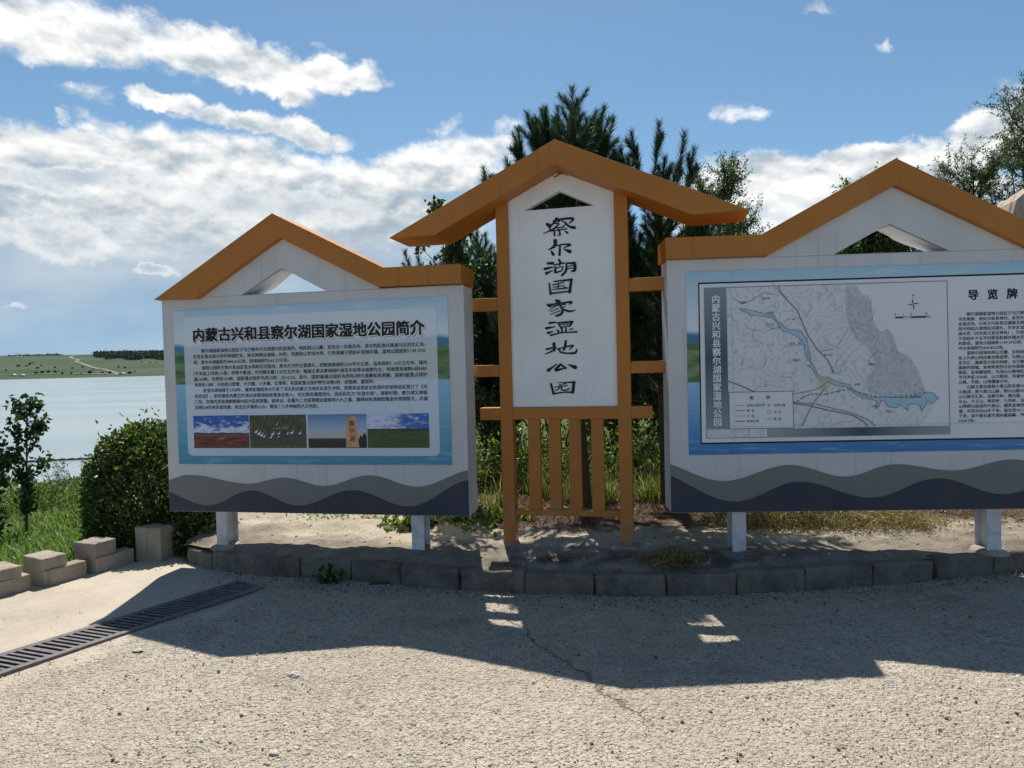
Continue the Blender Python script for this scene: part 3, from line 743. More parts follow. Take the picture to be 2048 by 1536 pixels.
def left_board():
    root = empty('information_board', (-1.75, 5.98, 0), R(-11), 'white board with orange gable roof, Chinese introduction text and a row of four photographs', 'information board')
    MB().quadbox(-1.37, 1.40, 0, 0.29, 0.49, 2.385).build('board_body', 'white_paint', root, 0.004)
    # roof: orange fascia that follows the gable, front lip over the body and soffit behind it
    top = [(-1.395, 2.374), (-0.232, 3.058), (0.743, 2.552), (1.40, 2.548)]
    low = [(-0.985, 2.368), (-0.178, 2.850), (0.686, 2.398), (1.40, 2.394)]
    m = roof_strip(top, low, -0.07, 0.35)
    m.build('roof', 'orange_paint', root, 0.003)
    g = MB().prism([(-0.99, 2.388), (-0.179, 2.845), (0.68, 2.400), (0.66, 2.388), (0.203, 2.388), (-0.198, 2.604), (-0.588, 2.388)], -0.002, 0.24)
    gb = g.build('gable', 'white_paint', root)
    # loose sheet metal lining inside the gable opening
    V, F = [], []
    for k in range(9):
        t = k / 8
        for j in range(5):
            s_ = j / 4
            V.append((-0.575 + 0.36 * t - 0.0 * s_ + 0.022 * math.sin(t * 3.1) * s_, 0.01 + 0.23 * s_, 2.392 + 0.196 * t - 0.012 * math.sin(t * 5) * s_))
    for k in range(8):
        for j in range(4): F.append((k * 5 + j, (k + 1) * 5 + j, (k + 1) * 5 + j + 1, k * 5 + j + 1))
    tri_mesh('opening_lining', V, F, 'leg_metal', gb, True)
    MB().flat(wave(-1.37, 1.40, [(-1.5, 0.74), (-1.162, 0.817), (-0.585, 0.744), (-0.245, 0.80), (0.125, 0.732), (0.54, 0.826), (0.955, 0.733), (1.45, 0.875)], 0.494, -0.003), -0.003).build('grey_wave', 'grey_band', root)
    MB().flat(wave(-1.37, 1.40, [(-1.55, 0.70), (-0.985, 0.549), (-0.557, 0.686), (-0.124, 0.560), (0.391, 0.698), (0.875, 0.567), (1.45, 0.80)], 0.494, -0.005), -0.005).build('navy_wave', 'navy_band', root)
    ps = MB().prism([(-1.255, 0.915), (1.264, 0.915), (1.264, 2.303), (-1.255, 2.275)], -0.006, 0.002).build('poster', 'poster_print', root)
    MB().flat(rounded(-1.158, 1.167, 0.99, 2.215, 0.05), -0.008).build('inner_panel', 'poster_pale', ps)
    T = '内蒙古兴和县察尔湖国家湿地公园简介'
    m = MB()
    write(m, T, -1.058, 2.006, 0.125, -0.0095, 0.045, 2.125, 0)
    m.v = [(x + 0.010, y, z - 0.016) for x, y, z in m.v]
    m.build('title_shadow', 'grey_ink', ps)
    m = MB(); write(m, T, -1.062, 2.006, 0.125, -0.0110, 0.062, 2.13); m.v = [(x + 0.003, y, z - 0.005) for x, y, z in m.v]; m.build('title_outline', 'white_ink', ps)
    m = MB(); write(m, T, -1.058, 2.006, 0.125, -0.0125, 0.046, 2.12); m.build('title_lettering', 'black_ink', ps)
    L = ['　　察尔湖国家湿地公园位于乌兰察布市东南部兴和县境内，地处阴山山麓，呈西北一东南走向，其中西起准兴高速与后河交汇处，',
         '东至友谊水库大坝坝体围栏处，南北两侧以道路、村界、沟渠和山脊线为界。行政隶属于团结乡和城关镇，湿地公园面积1149.59公',
         '顷，其中水域面积为484.36公顷，陆域面积为665.23公顷。',
         '　　湿地公园的主体水系由友谊水库和后河组成，是永定河的主要源头。控制流域面积2250平方公里，总库容积1.16亿立方米，域内',
         '1千米以上河流116条，四季不断流，年均降水量13.25亿立方米，植被主要以夏绿阔叶林及多科草本植物为主，有维管束植物64科480',
         '属160种，鸟类有109种，国家重点保护鸟类15种，占14.3%。其中，国家I级重点保护鸟类有2种为黑鹳和草原雕；国家II级重点保护',
         '鸟类有13种，分别是白琵鹭、大天鹅、小天鹅、红隼等。有国家重点保护野生动物2种，即猞猁、蒙原羚。',
         '　　友谊水库始建于1958年，建库初期因争水引发了河北和内蒙古当地民众发生冲突，周恩来总理亲自协调并促使两省区签订了《北',
         '京协议》，协议规定内蒙古负责水体管理和经营渔业收入，河北使用灌溉用水，因此起名为“友谊水库”。清朝时期，察尔湖又称衙',
         '门号。在境内发现清朝额驸内廷大臣班第墓。据考证，此墓为二世班第额拉登格珲大人之墓，墓碑刻有清朝乾隆皇帝预撰祭文。此墓',
         '历经258年的风雨沧桑，给这方多情的山水，增添了几多神秘的人文色彩。']
    m = MB(); full = {0: (-0.99, 2.06), 1: (-1.07, 2.14), 3: (-0.99, 2.065), 4: (-1.07, 2.145), 5: (-1.07, 2.145), 7: (-0.985, 2.06), 8: (-1.07, 2.145), 9: (-1.07, 2.145)}
    for k, s in enumerate(L):
        z = 1.900 - k * 0.0497
        if k in full: write(m, s, full[k][0], z, 0.0375, -0.0095, 0.024, full[k][1], res=1)
        else: write(m, s, -1.07, z, 0.0375, -0.0095, 0.024, res=1, xs=0.98)
    m.build('body_text', 'text_ink', ps)
    for k, (a, b) in enumerate(((-1.093, -0.556), (-0.548, -0.018), (0.0, 0.529), (0.537, 1.078))):
        m = MB().prism([(a, 1.058), (b, 1.058), (b, 1.345), (a, 1.343)], -0.0105, -0.0085)
        mats = [('photo_red_shore', 'photo_birds', 'photo_stone', 'photo_meadow')[k]]
        if k == 1:   # white birds standing in shallow water
            mats.append('white_ink')
            for bx, bz, s in ((-0.49, 1.195, 1.1), (-0.465, 1.178, 1.3), (-0.44, 1.165, 1.2), (-0.415, 1.155, 0.9), (-0.335, 1.175, 1.2), (-0.35, 1.148, 0.9), (-0.275, 1.18, 1.0), (-0.28, 1.152, 0.6), (-0.195, 1.18, 0.8), (-0.155, 1.185, 1.2), (-0.08, 1.18, 1.0), (-0.29, 1.262, 0.6)):
                w = 0.014 * s
                m.flat([(bx - w, bz), (bx - w * 0.2, bz + w * 0.55), (bx + w * 0.75, bz + w * 0.9), (bx + w * 0.9, bz + w * 1.8), (bx + w * 1.15, bz + w * 1.7), (bx + w * 1.05, bz + w * 0.4), (bx + w * 0.3, bz - w * 0.4)], -0.0115, 1)
            m.flat([(-0.33, 1.228), (-0.19, 1.230), (-0.19, 1.2285), (-0.33, 1.2262)], -0.0115, 1)
        if k == 2:   # tall inscribed stone
            mats += ['stone_print', 'red_ink']
            m.flat([(0.342, 1.064), (0.462, 1.064), (0.452, 1.17), (0.445, 1.24), (0.438, 1.30), (0.43, 1.322), (0.40, 1.33), (0.375, 1.322), (0.362, 1.315), (0.352, 1.24)], -0.0115, 1)
            for i, ch in enumerate('察尔湖'):
                write(m, ch, 0.373, 1.245 - i * 0.063, 0.055, -0.0122, 0.03, mi=2)
            mats.append('dark_soot')
            m.flat([(0.462, 1.075), (0.529, 1.07), (0.529, 1.16), (0.51, 1.19), (0.49, 1.15), (0.47, 1.17)], -0.0112, 3)
        m.build('photo', mats, ps)
    for u, w in ((-0.08, 0),):   # sheet joints
        pass
    m = MB(); m.line([(0.915, 2.299), (0.915, 0.916)], 0.0015, -0.0092); m.line([(-1.368, 2.386), (1.398, 2.3862)], 0.006, -0.0015); m.line([(-0.02, 2.386), (-0.02, 2.30)], 0.003, -0.0015)
    m.build('sheet_joint', 'grey_ink', root)
    legs(root, (-0.90, 0.93), 0.06, 0.12, 0.50)
    return root
left_board()

STROKES = """C5
490,150,56 522,176,52
440,182,26 600,150,34 745,150,38 690,215,18
345,225,48 378,250,62
475,188,30 400,258,28 385,325,22
525,228,22 440,300,28 288,368,12
430,215,18 520,218,22
570,180,18 645,222,24 600,252,14
600,190,16 690,268,34 765,285,48
450,292,16 600,270,20
398,332,16 645,300,22
520,310,28 546,385,28 510,396,12
455,340,28 460,402,28
620,335,20 657,360,36
470,478,62 456,560,46 358,616,12
440,556,20 600,535,24 705,540,34 600,586,12
545,545,30 535,692,38
410,638,28 438,682,50
600,605,14 692,642,60
350,820,34 432,815,46
308,902,44 432,875,20
330,970,46 432,925,12
525,766,34 547,802,36 530,850,22
446,842,16 605,815,26
470,868,24 470,952,42
480,892,16 582,870,20 568,930,20
478,960,28 570,930,18
640,822,26 632,932,38 568,1002,30
640,818,26 765,815,42
772,832,46 766,920,52 718,940,18
650,872,14 742,850,16
640,906,14 732,890,16
375,1122,24 396,1282,38
448,1092,18 722,1065,36
716,1070,38 690,1252,46
396,1276,28 690,1240,20
430,1146,20 602,1105,16
430,1182,14 602,1150,14
425,1216,14 652,1190,26
520,1120,20 508,1202,20
600,1170,14 632,1190,20
490,1385,52 532,1396,42
400,1442,28 560,1420,24 722,1402,34 676,1441,10
358,1450,50 392,1470,38
C6
400,12,14 520,-8,18 625,-22,18
500,-10,16 368,72,12
520,40,16 395,92,12
545,75,16 388,136,12
530,-20,22 582,68,38 550,130,38 478,156,30
620,10,14 560,40,14
560,40,20 682,84,36 782,64,8
378,265,36 482,250,22
328,346,42 462,318,14
355,416,42 432,390,12
510,265,24 560,345,24
510,262,26 732,240,32
726,246,38 690,310,26
540,290,14 682,275,14
560,325,16 690,305,20
570,340,24 570,410,28
630,335,22 635,402,30
498,370,26 518,392,32
680,366,14 732,345,22
398,450,32 560,410,20 700,400,22 798,392,30
330,666,32 472,630,22
445,578,48 450,680,42
308,740,16 400,700,26 482,640,16
505,662,26 570,640,18 742,600,28 680,660,14
630,534,36 612,640,42 580,682,12
530,650,24 546,702,30 650,720,24 770,710,38 802,655,18
482,890,18 420,940,26 358,986,56
658,890,10 772,930,64
545,892,36 470,982,48 600,950,22 628,945,38
550,890,30 618,942,30
398,1195,34 436,1342,40
490,1172,8 640,1165,18 764,1155,36
752,1160,46 735,1312,46
430,1346,30 600,1315,20 722,1312,30
520,1206,12 632,1180,16
452,1242,16 652,1210,18
545,1220,16 510,1272,18 458,1296,10
570,1220,16 560,1272,22 622,1285,22 684,1255,16"""
def brush_lettering():
    m = MB(); org = (1050, 420); n = 0
    def uw(x, y):
        px = org[0] + x / 7.68; py = org[1] + y / 7.68
        return ((px - 1019 - (py - 540) * 0.0205) * 0.00420 - 0.457, 2.529 - (py - 540) * 0.00424 - (px - 1019) * 0.0002)
    for ln in STROKES.split('\n'):
        if ln[0] == 'C':
            org = (1050, 420) if ln == 'C5' else (1050, 610); continue
        pts = [tuple(float(q) for q in p.split(',')) for p in ln.split()]
        # resample with a smooth curve
        P = np.array(pts); t = np.arange(len(P)); tt = np.linspace(0, len(P) - 1, 5 * (len(P) - 1) + 1)
        def cr(c):
            k = np.clip(tt.astype(int), 0, len(P) - 2); f = tt - k
            p0 = c[np.clip(k - 1, 0, None)]; p1 = c[k]; p2 = c[k + 1]; p3 = c[np.clip(k + 2, None, len(P) - 1)]
            return 0.5 * (2 * p1 + (p2 - p0) * f + (2 * p0 - 5 * p1 + 4 * p2 - p3) * f ** 2 + (3 * p1 - p0 - 3 * p2 + p3) * f ** 3) if len(P) > 2 else p1 + (p2 - p1) * f
        X, Y, W = cr(P[:, 0]), cr(P[:, 1]), np.interp(tt, t, P[:, 2])
        y = -0.002 - 0.0002 * (n % 12); n += 1
        L, Rr = [], []
        for i in range(len(X)):
            a, b = max(0, i - 1), min(len(X) - 1, i + 1)
            d = np.array([X[b] - X[a], Y[b] - Y[a]]); d /= np.linalg.norm(d) + 1e-9
            w = W[i] / 2
            L.append((X[i] - d[1] * w, Y[i] + d[0] * w)); Rr.append((X[i] + d[1] * w, Y[i] - d[0] * w))
        for i in range(len(X) - 1):
            m.flat([uw(*L[i]), uw(*L[i + 1]), uw(*Rr[i + 1]), uw(*Rr[i])], y)
        for i, w in ((0, W[0]), (len(X) - 1, W[-1])):
            m.flat([uw(X[i] + w / 2 * math.cos(k * math.pi / 5), Y[i] + w / 2 * math.sin(k * math.pi / 5)) for k in range(10)], y - 0.0001)
    return m

def name_sign():
    root = empty('name_sign', (0.45, 5.86, 0), R(-12), 'tall orange timber-style sign with white panel of black brush calligraphy under a wide peaked roof', 'sign')
    for a, b in ((-0.568, -0.462), (0.428, 0.536)):
        MB().quadbox(a, b, 0, 0.13, 0.12, 3.20).build('post', 'orange_paint', root, 0.004)
    # panel as solids around the triangular opening
    m = MB()
    m.prism([(-0.462, 1.362), (0.428, 1.362), (0.428, 3.028), (-0.462, 3.022)], 0.03, 0.10)
    m.prism([(-0.462, 3.022), (-0.328, 3.023), (-0.024, 3.170), (0.266, 3.027), (0.428, 3.028), (0.428, 3.160), (-0.012, 3.35), (-0.462, 3.150)], 0.03, 0.10)
    pan = m.build('white_panel', 'panel_white', root)
    l = brush_lettering(); l.v = [(x, y + 0.028, z) for x, y, z in l.v]; l.build('calligraphy', 'black_ink', pan)
    top = [(-1.447, 2.822), (-0.019, 3.520), (1.462, 2.858)]
    low = [(-1.04, 2.826), (-0.018, 3.326), (1.04, 2.856)]
    # fascia with short level eaves: section thickens towards the back as a soffit
    m = MB()
    m.prism([(-1.447, 2.822), (-0.019, 3.520), (1.462, 2.858), (1.04, 2.850), (-0.018, 3.326), (-1.04, 2.822)], -0.22, 0.27)
    m.build('roof', 'orange_paint', root, 0.004)
    sp = [('crossbeam', -0.86, -0.568, 2.194, 2.300), ('crossbeam', -0.855, -0.568, 1.627, 1.727), ('crossbeam', 0.536, 0.84, 2.306, 2.412), ('crossbeam', 0.536, 0.84, 1.633, 1.732)]
    for nme, a, b, c, d in sp:
        MB().quadbox(a, b, 0.012, 0.112, c, d).build(nme, 'orange_paint', root, 0.003)
    m = MB().quadbox(-0.748, -0.566, 0.006, 0.118, 1.256, 1.360).quadbox(-0.464, 0.430, 0.006, 0.118, 1.258, 1.360).quadbox(0.534, 0.709, 0.006, 0.118, 1.260, 1.362)
    m.build('middle_beam', 'orange_paint', root, 0.003)
    for a, b in ((-0.338, -0.233), (-0.161, -0.058), (0.011, 0.114), (0.200, 0.304)):
        MB().quadbox(a, b, 0.022, 0.085, 0.489, 1.258).build('slat', 'orange_paint', root, 0.003)
    MB().quadbox(-0.462, 0.428, 0.015, 0.105, 0.436, 0.488).build('bottom_rail', 'orange_paint', root, 0.003)
    for u in (-0.515, 0.482):
        V, F = [], []
        rr = random.Random(int(u * 99))
        for k in range(4):
            for j in range(16):
                an = j / 16 * 2 * math.pi; r_ = [0.17, 0.14, 0.10, 0.0][k] * (1 + 0.3 * (rr.random() - 0.5))
                V.append((u + math.cos(an) * r_, 0.065 + math.sin(an) * r_, 0.165 + [0.0, 0.02, 0.032, 0.036][k]))
        for k in range(3):
            for j in range(16): F.append((k * 16 + j, k * 16 + (j + 1) % 16, (k + 1) * 16 + (j + 1) % 16, (k + 1) * 16 + j))
        tri_mesh('cement_footing', V, F, 'cement', root, True)
    m = MB()
    for k in range(70):
        x = RNG.normal(-0.012, 0.03); 
        z = 3.335 - abs(x) * 0.5 - RNG.uniform(0, 0.03); s_ = RNG.uniform(0.002, 0.007)
        m.flat([(x - s_, z), (x, z - s_), (x + s_, z), (x, z + s_)], 0.028 - 0.0001 * k % 0.001)
    m.build('soot_mark', 'dark_soot', pan)
name_sign()

LAKE=[(-0.998,2.125),(-0.905,2.107),(-0.785,2.073),(-0.737,2.063),(-0.711,2.013),(-0.681,1.997),(-0.637,1.95),(-0.577,1.948),(-0.529,1.932),(-0.51,1.893),(-0.488,1.877),(-0.481,1.823),(-0.467,1.762),(-0.457,1.685),(-0.431,1.654),(-0.409,1.592),(-0.364,1.568),(-0.32,1.567),(-0.283,1.543),(-0.216,1.519),(-0.164,1.51),(-0.142,1.471),(-0.105,1.447),(-0.061,1.423),(-0.016,1.403),(0.102,1.406),(0.25,1.397),(0.368,1.409),(0.412,1.436),(0.471,1.427),(0.485,1.404),(0.507,1.388),(0.478,1.366),(0.456,1.344),(0.441,1.359),(0.419,1.367),(0.404,1.33),(0.374,1.292),(0.367,1.33),(0.345,1.346),(0.294,1.35),(0.264,1.317),(0.279,1.294),(0.235,1.33),(0.205,1.349),(0.193,1.319),(0.124,1.328),(0.109,1.366),(0.073,1.382),(0.05,1.322),(0.031,1.314),(0.04,1.375),(-0.001,1.388),(-0.061,1.397),(-0.105,1.424),(-0.135,1.44),(-0.164,1.479),(-0.209,1.495),(-0.253,1.501),(-0.298,1.514),(-0.335,1.541),(-0.387,1.552),(-0.424,1.585),(-0.446,1.639),(-0.49,1.663),(-0.453,1.673),(-0.49,1.732),(-0.511,1.794),(-0.503,1.832),(-0.556,1.837),(-0.525,1.863),(-0.577,1.902),(-0.637,1.931),(-0.667,1.935),(-0.696,1.974),(-0.726,2.021),(-0.756,2.048),(-0.846,2.064),(-0.876,2.071),(-0.913,2.065),(-0.943,2.092),(-0.981,2.103)]
MOUNT=[(-0.186,2.272),(-0.112,2.281),(-0.068,2.207),(-0.024,2.198),(0.005,2.167),(0.018,1.992),(0.033,1.947),(0.077,1.915),(0.121,1.937),(0.165,1.89),(0.201,1.76),(0.282,1.72),(0.34,1.635),(0.383,1.512),(0.409,1.442),(0.221,1.41),(0.073,1.416),(-0.031,1.446),(-0.045,1.538),(0.045,1.657),(-0.028,1.796),(-0.101,1.844),(-0.16,1.937),(-0.188,2.074)]
ROADS=[[(-0.7,2.291),(-0.686,2.241),(-0.634,2.179),(-0.56,2.1),(-0.517,1.992),(-0.48,1.9),(-0.399,1.775),(-0.34,1.713),(-0.304,1.651),(-0.289,1.597)],
[(-1.092,1.554),(-0.989,1.513),(-0.899,1.469)],
[(-0.599,1.369),(-0.494,1.356),(-0.345,1.315),(-0.196,1.281),(-0.136,1.264),(-0.062,1.217),(-0.033,1.183)],
[(-0.599,1.381),(-0.419,1.362),(-0.255,1.313),(-0.136,1.28),(-0.018,1.224),(0.026,1.181)],
[(-0.598,1.443),(-0.448,1.47),(-0.388,1.492),(-0.342,1.529)],
[(-0.358,1.484),(-0.449,1.363),(-0.51,1.241),(-0.533,1.192)],
[(-0.385,1.775),(-0.287,1.788)],
[(-1.047,2.207),(-0.98,2.159),(-0.904,2.187),(-0.813,2.245),(-0.693,2.219)]]
RAIL=[(-0.599,1.366),(-0.523,1.418),(-0.463,1.44),(-0.343,1.437),(-0.254,1.458),(-0.164,1.472),(-0.046,1.431),(0.058,1.406),(0.22,1.402),(0.415,1.436)]

def map_board():
    root = empty('map_board', (2.8, 5.46, 0), R(-3.5), 'white board with orange gable roof showing a grey lake map, cut by the frame edge', 'information board')
    MB().quadbox(-1.558, 1.905, 0, 0.29, 0.513, 2.520).build('board_body', 'white_paint', root, 0.004)
    top = [(-1.575, 2.690), (-0.84, 2.690), (0.173, 3.232), (1.19, 2.690), (1.925, 2.690)]
    low = [(-1.575, 2.526), (-0.79, 2.526), (0.173, 3.032), (1.135, 2.526), (1.925, 2.526)]
    roof_strip(top, low, -0.065, 0.35).build('roof', 'orange_paint', root, 0.003)
    g = MB().prism([(-0.79, 2.5225), (-0.785, 2.528), (0.173, 3.029), (1.13, 2.528), (1.135, 2.5225), (0.60, 2.5225), (0.149, 2.748), (-0.273, 2.5225)], -0.002, 0.24)
    gb = g.build('gable', 'white_paint', root)
    V, F = [], []
    for k in range(13):
        t = k / 12
        for j in range(5):
            s_ = j / 4
            V.append((0.155 + 0.42 * t - 0.012 * math.sin(t * 3.1) * s_, 0.01 + 0.22 * s_, 2.738 - 0.208 * t - (0.010 * math.sin(t * 4.5)) * s_ * (t > 0.3)))
    for k in range(12):
        for j in range(4): F.append((k * 5 + j, (k + 1) * 5 + j, (k + 1) * 5 + j + 1, k * 5 + j + 1))
    tri_mesh('opening_lining', V, F, 'leg_metal', gb, True)
    MB().flat(wave(-1.558, 1.905, [(-1.7, 0.93), (-1.14, 0.765), (-0.63, 0.885), (-0.20, 0.787), (0.18, 0.878), (0.62, 0.822), (1.06, 0.90), (1.5, 0.80), (1.95, 0.89)], 0.517, -0.003), -0.003).build('grey_wave', 'grey_band', root)
    MB().flat(wave(-1.558, 1.905, [(-1.75, 0.86), (-1.05, 0.600), (-0.56, 0.752), (0.0, 0.618), (0.50, 0.763), (0.99, 0.632), (1.45, 0.75), (1.95, 0.63)], 0.517, -0.005), -0.005).build('navy_wave', 'navy_band', root)
    ps = MB().prism([(-1.410, 0.976), (1.757, 0.976), (1.757, 2.420), (-1.410, 2.424)], -0.006, 0.002).build('poster', 'map_poster_print', root)
    MB().flat([(-1.318, 1.060), (1.665, 1.060), (1.665, 2.335), (-1.318, 2.338)], -0.008).build('sheet_border', 'black_ink', ps)
    MB().flat([(-1.308, 1.074), (1.655, 1.074), (1.655, 2.321), (-1.308, 2.325)], -0.0095).build('inner_sheet', 'sheet_white', ps)
    mp = MB().flat([(-1.270, 1.107), (0.589, 1.107), (0.571, 2.293), (-1.273, 2.293)], -0.011).build('map_picture', 'map_contour', ps)
    # right part of the map outside the surveyed area stays blank
    bl = [(0.571, 2.290), (0.587, 1.172), (0.36, 1.172), (0.46, 1.30), (0.44, 1.45)] + [MOUNT[i] for i in range(len(MOUNT)) if 1 <= i <= 14][::-1]
    MB().flat(bl, -0.0115).build('blank_ground', 'sheet_white', ps)
    MB().flat(MOUNT, -0.0122).build('mountain_shading', 'map_mountain', ps)
    MB().flat(LAKE, -0.0128).build('lake_print', 'lake_ink', ps)
    m = MB()
    m.line(LAKE + LAKE[:1], 0.005, -0.0134)
    for k, r_ in enumerate(ROADS): m.line(r_, (0.008, 0.010, 0.010, 0.007, 0.006, 0.007, 0.006, 0.004)[k], -0.0136)
    m.line(RAIL, 0.010, -0.0139, dash=0.02)
    m.line([(-1.27, 1.108), (0.589, 1.108), (0.571, 2.292), (-1.272, 2.292), (-1.27, 1.108)], 0.005, -0.0134)
    for k in range(26):   # faint village tracks and streams
        x, z = RNG.uniform(-1.05, 0.1), RNG.uniform(1.50, 2.25); a = RNG.uniform(0, 6.28); p = [(x, z)]
        for q in range(6):
            a += RNG.normal(0, 0.5); x += 0.03 * math.cos(a); z += 0.03 * math.sin(a); p.append((x, z))
        m.line(p, 0.0025, -0.0132)
    m.build('road_lines', 'map_ink', ps)
    m = MB(); c, s_ = math.cos(0.75), math.sin(0.75)
    for k in range(-4, 5):
        for (dx, dz) in ((c, s_), (-s_, c)):
            ox, oz = -dz * k * 0.014, dx * k * 0.014
            L_ = 0.045 if abs(k) < 3 else 0.025
            m.line([(-0.365 + ox - dx * L_, 1.522 + oz - dz * L_), (-0.365 + ox + dx * L_, 1.522 + oz + dz * L_)], 0.004, -0.0133 - 0.0003 * (dx > 0.5))
    m.build('town_grid', 'town_ink', ps)
    MB().flat([(-1.268, 1.178), (-1.097, 1.178), (-1.102, 2.293), (-1.273, 2.293)], -0.0145).build('title_bar', 'title_bar', ps)
    MB().flat([(-0.80, 1.107), (0.589, 1.107), (0.588, 1.172), (-0.80, 1.174)], -0.0145).build('foot_bar', 'foot_bar', ps)
    m = MB()
    for k, ch in enumerate('内蒙古兴和县察尔湖国家湿地公园'):
        write(m, ch, -1.218, 2.178 - k * 0.0692, 0.068, -0.0155, 0.025)
    m.build('title_lettering', 'white_ink', ps)
    lg = MB().flat([(-1.093, 1.178), (-0.598, 1.178), (-0.602, 1.466), (-1.093, 1.469)], -0.0150).build('map_legend', 'sheet_white', ps)
    m = MB()
    m.line([(-1.093, 1.179), (-0.598, 1.179), (-0.602, 1.466), (-1.093, 1.468), (-1.093, 1.179)], 0.004, -0.0158)
    for k in range(4): m.line([(-1.045, 1.363 - k * 0.0415), (-0.972, 1.363 - k * 0.0415)], (0.003, 0.0045, 0.003, 0.0065)[k], -0.0158)
    m.line([(-0.808, 1.253), (-0.762, 1.253)], 0.005, -0.0158, dash=0.011)
    m.line([(-0.786 + 0.012 * math.cos(a * math.pi / 8), 1.307 + 0.012 * math.sin(a * math.pi / 8)) for a in range(17)], 0.003, -0.0158)
    write(m, '图', -0.935, 1.41, 0.032, -0.0158, 0.02); write(m, '例', -0.808, 1.41, 0.032, -0.0158, 0.02)
    for k, s2 in enumerate(('湿地公园边界', '国  道', '公  路', '高速公路')): write(m, s2, -0.958, 1.354 - k * 0.0415, 0.0235, -0.0158, 0.012, res=1)
    for k, s2 in enumerate(('当前位置', '村  庄', '铁  路')): write(m, s2, -0.752, 1.351 - k * 0.054, 0.0235, -0.0158, 0.012, res=1)
    for s2, x, z in (('大湖湾', -1.01, 2.165), ('店子村', -0.825, 2.19), ('十一号', -0.64, 2.02), ('十二号', -0.80, 1.985), ('八五号', -0.64, 1.83), ('小南营', -0.80, 2.078), ('古城', 0.0, 1.33), ('大南山', 0.10, 1.285), ('友谊水库', 0.29, 1.395), ('后河', -0.13, 1.50), ('白家湾', -0.03, 1.655), ('官六号', -0.36, 1.735), ('西湾子', -0.60, 1.70)):
        write(m, s2, x, z, 0.021, -0.0142, 0.01, res=1)
    # compass and scale
    for a in range(4):
        an = a * math.pi / 2; dx, dz = math.cos(an), math.sin(an)
        m.flat([(0.318, 2.12), (0.318 + dx * 0.014 - dz * 0.010, 2.12 + dz * 0.014 + dx * 0.010), (0.318 + dx * 0.052, 2.12 + dz * 0.052)], -0.0142)
    write(m, 'N', 0.31, 2.180, 0.022, -0.0142, 0.02)
    m.flat([(0.184, 2.013), (0.242, 2.013), (0.242, 2.027), (0.184, 2.027)], -0.0142); m.flat([(0.30, 2.013), (0.416, 2.013), (0.416, 2.027), (0.30, 2.027)], -0.0142)
    m.line([(0.242, 2.014), (0.30, 2.014)], 0.0025, -0.0142); m.line([(0.242, 2.026), (0.30, 2.026)], 0.0025, -0.0142)
    for s2, x in (('0', 0.177), ('1', 0.236), ('2', 0.293), ('4', 0.408)): write(m, s2, x, 2.036, 0.026, -0.0142, 0.015)
    write(m, 'km', 0.421, 2.013, 0.024, -0.0142, 0.01)
    m.build('map_lettering', 'text_ink', ps)
    st = []
    for k in range(10):
        a = math.pi / 2 + k * math.pi / 5; r_ = 0.013 if k % 2 == 0 else 0.0055; st.append((-0.786 + r_ * math.cos(a), 1.360 + r_ * math.sin(a)))
    MB().flat(st, -0.0158).build('legend_star', 'red_ink', lg)
    m = MB()
    for k, ch in enumerate('导览牌'): write(m, ch, 0.726 + k * 0.144, 2.148, 0.082, -0.0108, 0.045)
    m.build('heading', 'black_ink', ps)
    T = ['　　察尔湖国家湿地公园位于乌兰察布', '市东南部，地处兴和县境内，呈西北——', '东南走向。分布于兴和县旧城南北两侧，', '其中西起大湖湾后河源头，东至友谊水', '库大坝（河北尚义县交界处），行政隶属', '于团结乡大五号村委会和城关镇杏花沟', '村委会。湿地公园面积1149.59公顷，其', '中水库面积为428.83公顷。',
         '　　湿地公园地处阴山北麓，在构造体', '系上为阴山纬向复杂构造带，与燕山山', '系交汇，属欧亚大陆中纬度，乌兰察布', '高原的南端。总地势是西北向东南逐渐', '降低，呈现缓坡形，为浅山丘陵地区，', '平均海拔1500米。山川相间，河滩穿插，', '丘陵、平原、山地镶嵌分布。',
         '　　山脉主要由南部大南山和东部大青', '山组成，是大青山山脉、阴山山脉与燕', '山山脉交汇处。由摩天岭、黄石崖、猪', '头山、大王山、桃花岭、九花岭、双台', '山等群山组成的大南山，横贯县境西南', '端，东西长约60多千米，南北宽10——20', '千米，其中黄石崖为境内最高峰，海拔', '2334.7米。']
    m = MB()
    for k, s2 in enumerate(T): write(m, s2, 0.655, 2.020 - k * 0.0374, 0.0305, -0.0108, 0.022, res=1)
    m.build('body_text', 'text_ink', ps)
    m = MB(); m.line([(-1.064, 2.42), (-1.052, 0.98)], 0.002, -0.0162); m.line([(-1.3, 1.196), (1.6, 1.186)], 0.0018, -0.0164)
    m.build('sheet_joint', 'grey_ink', ps)
    m = MB(); m.line([(-1.556, 2.5212), (1.903, 2.5212)], 0.005, -0.0015); m.build('top_seam', 'grey_ink', root)
    legs(root, (-1.01, 0.96), 0.06, 0.12, 0.53)
map_board()

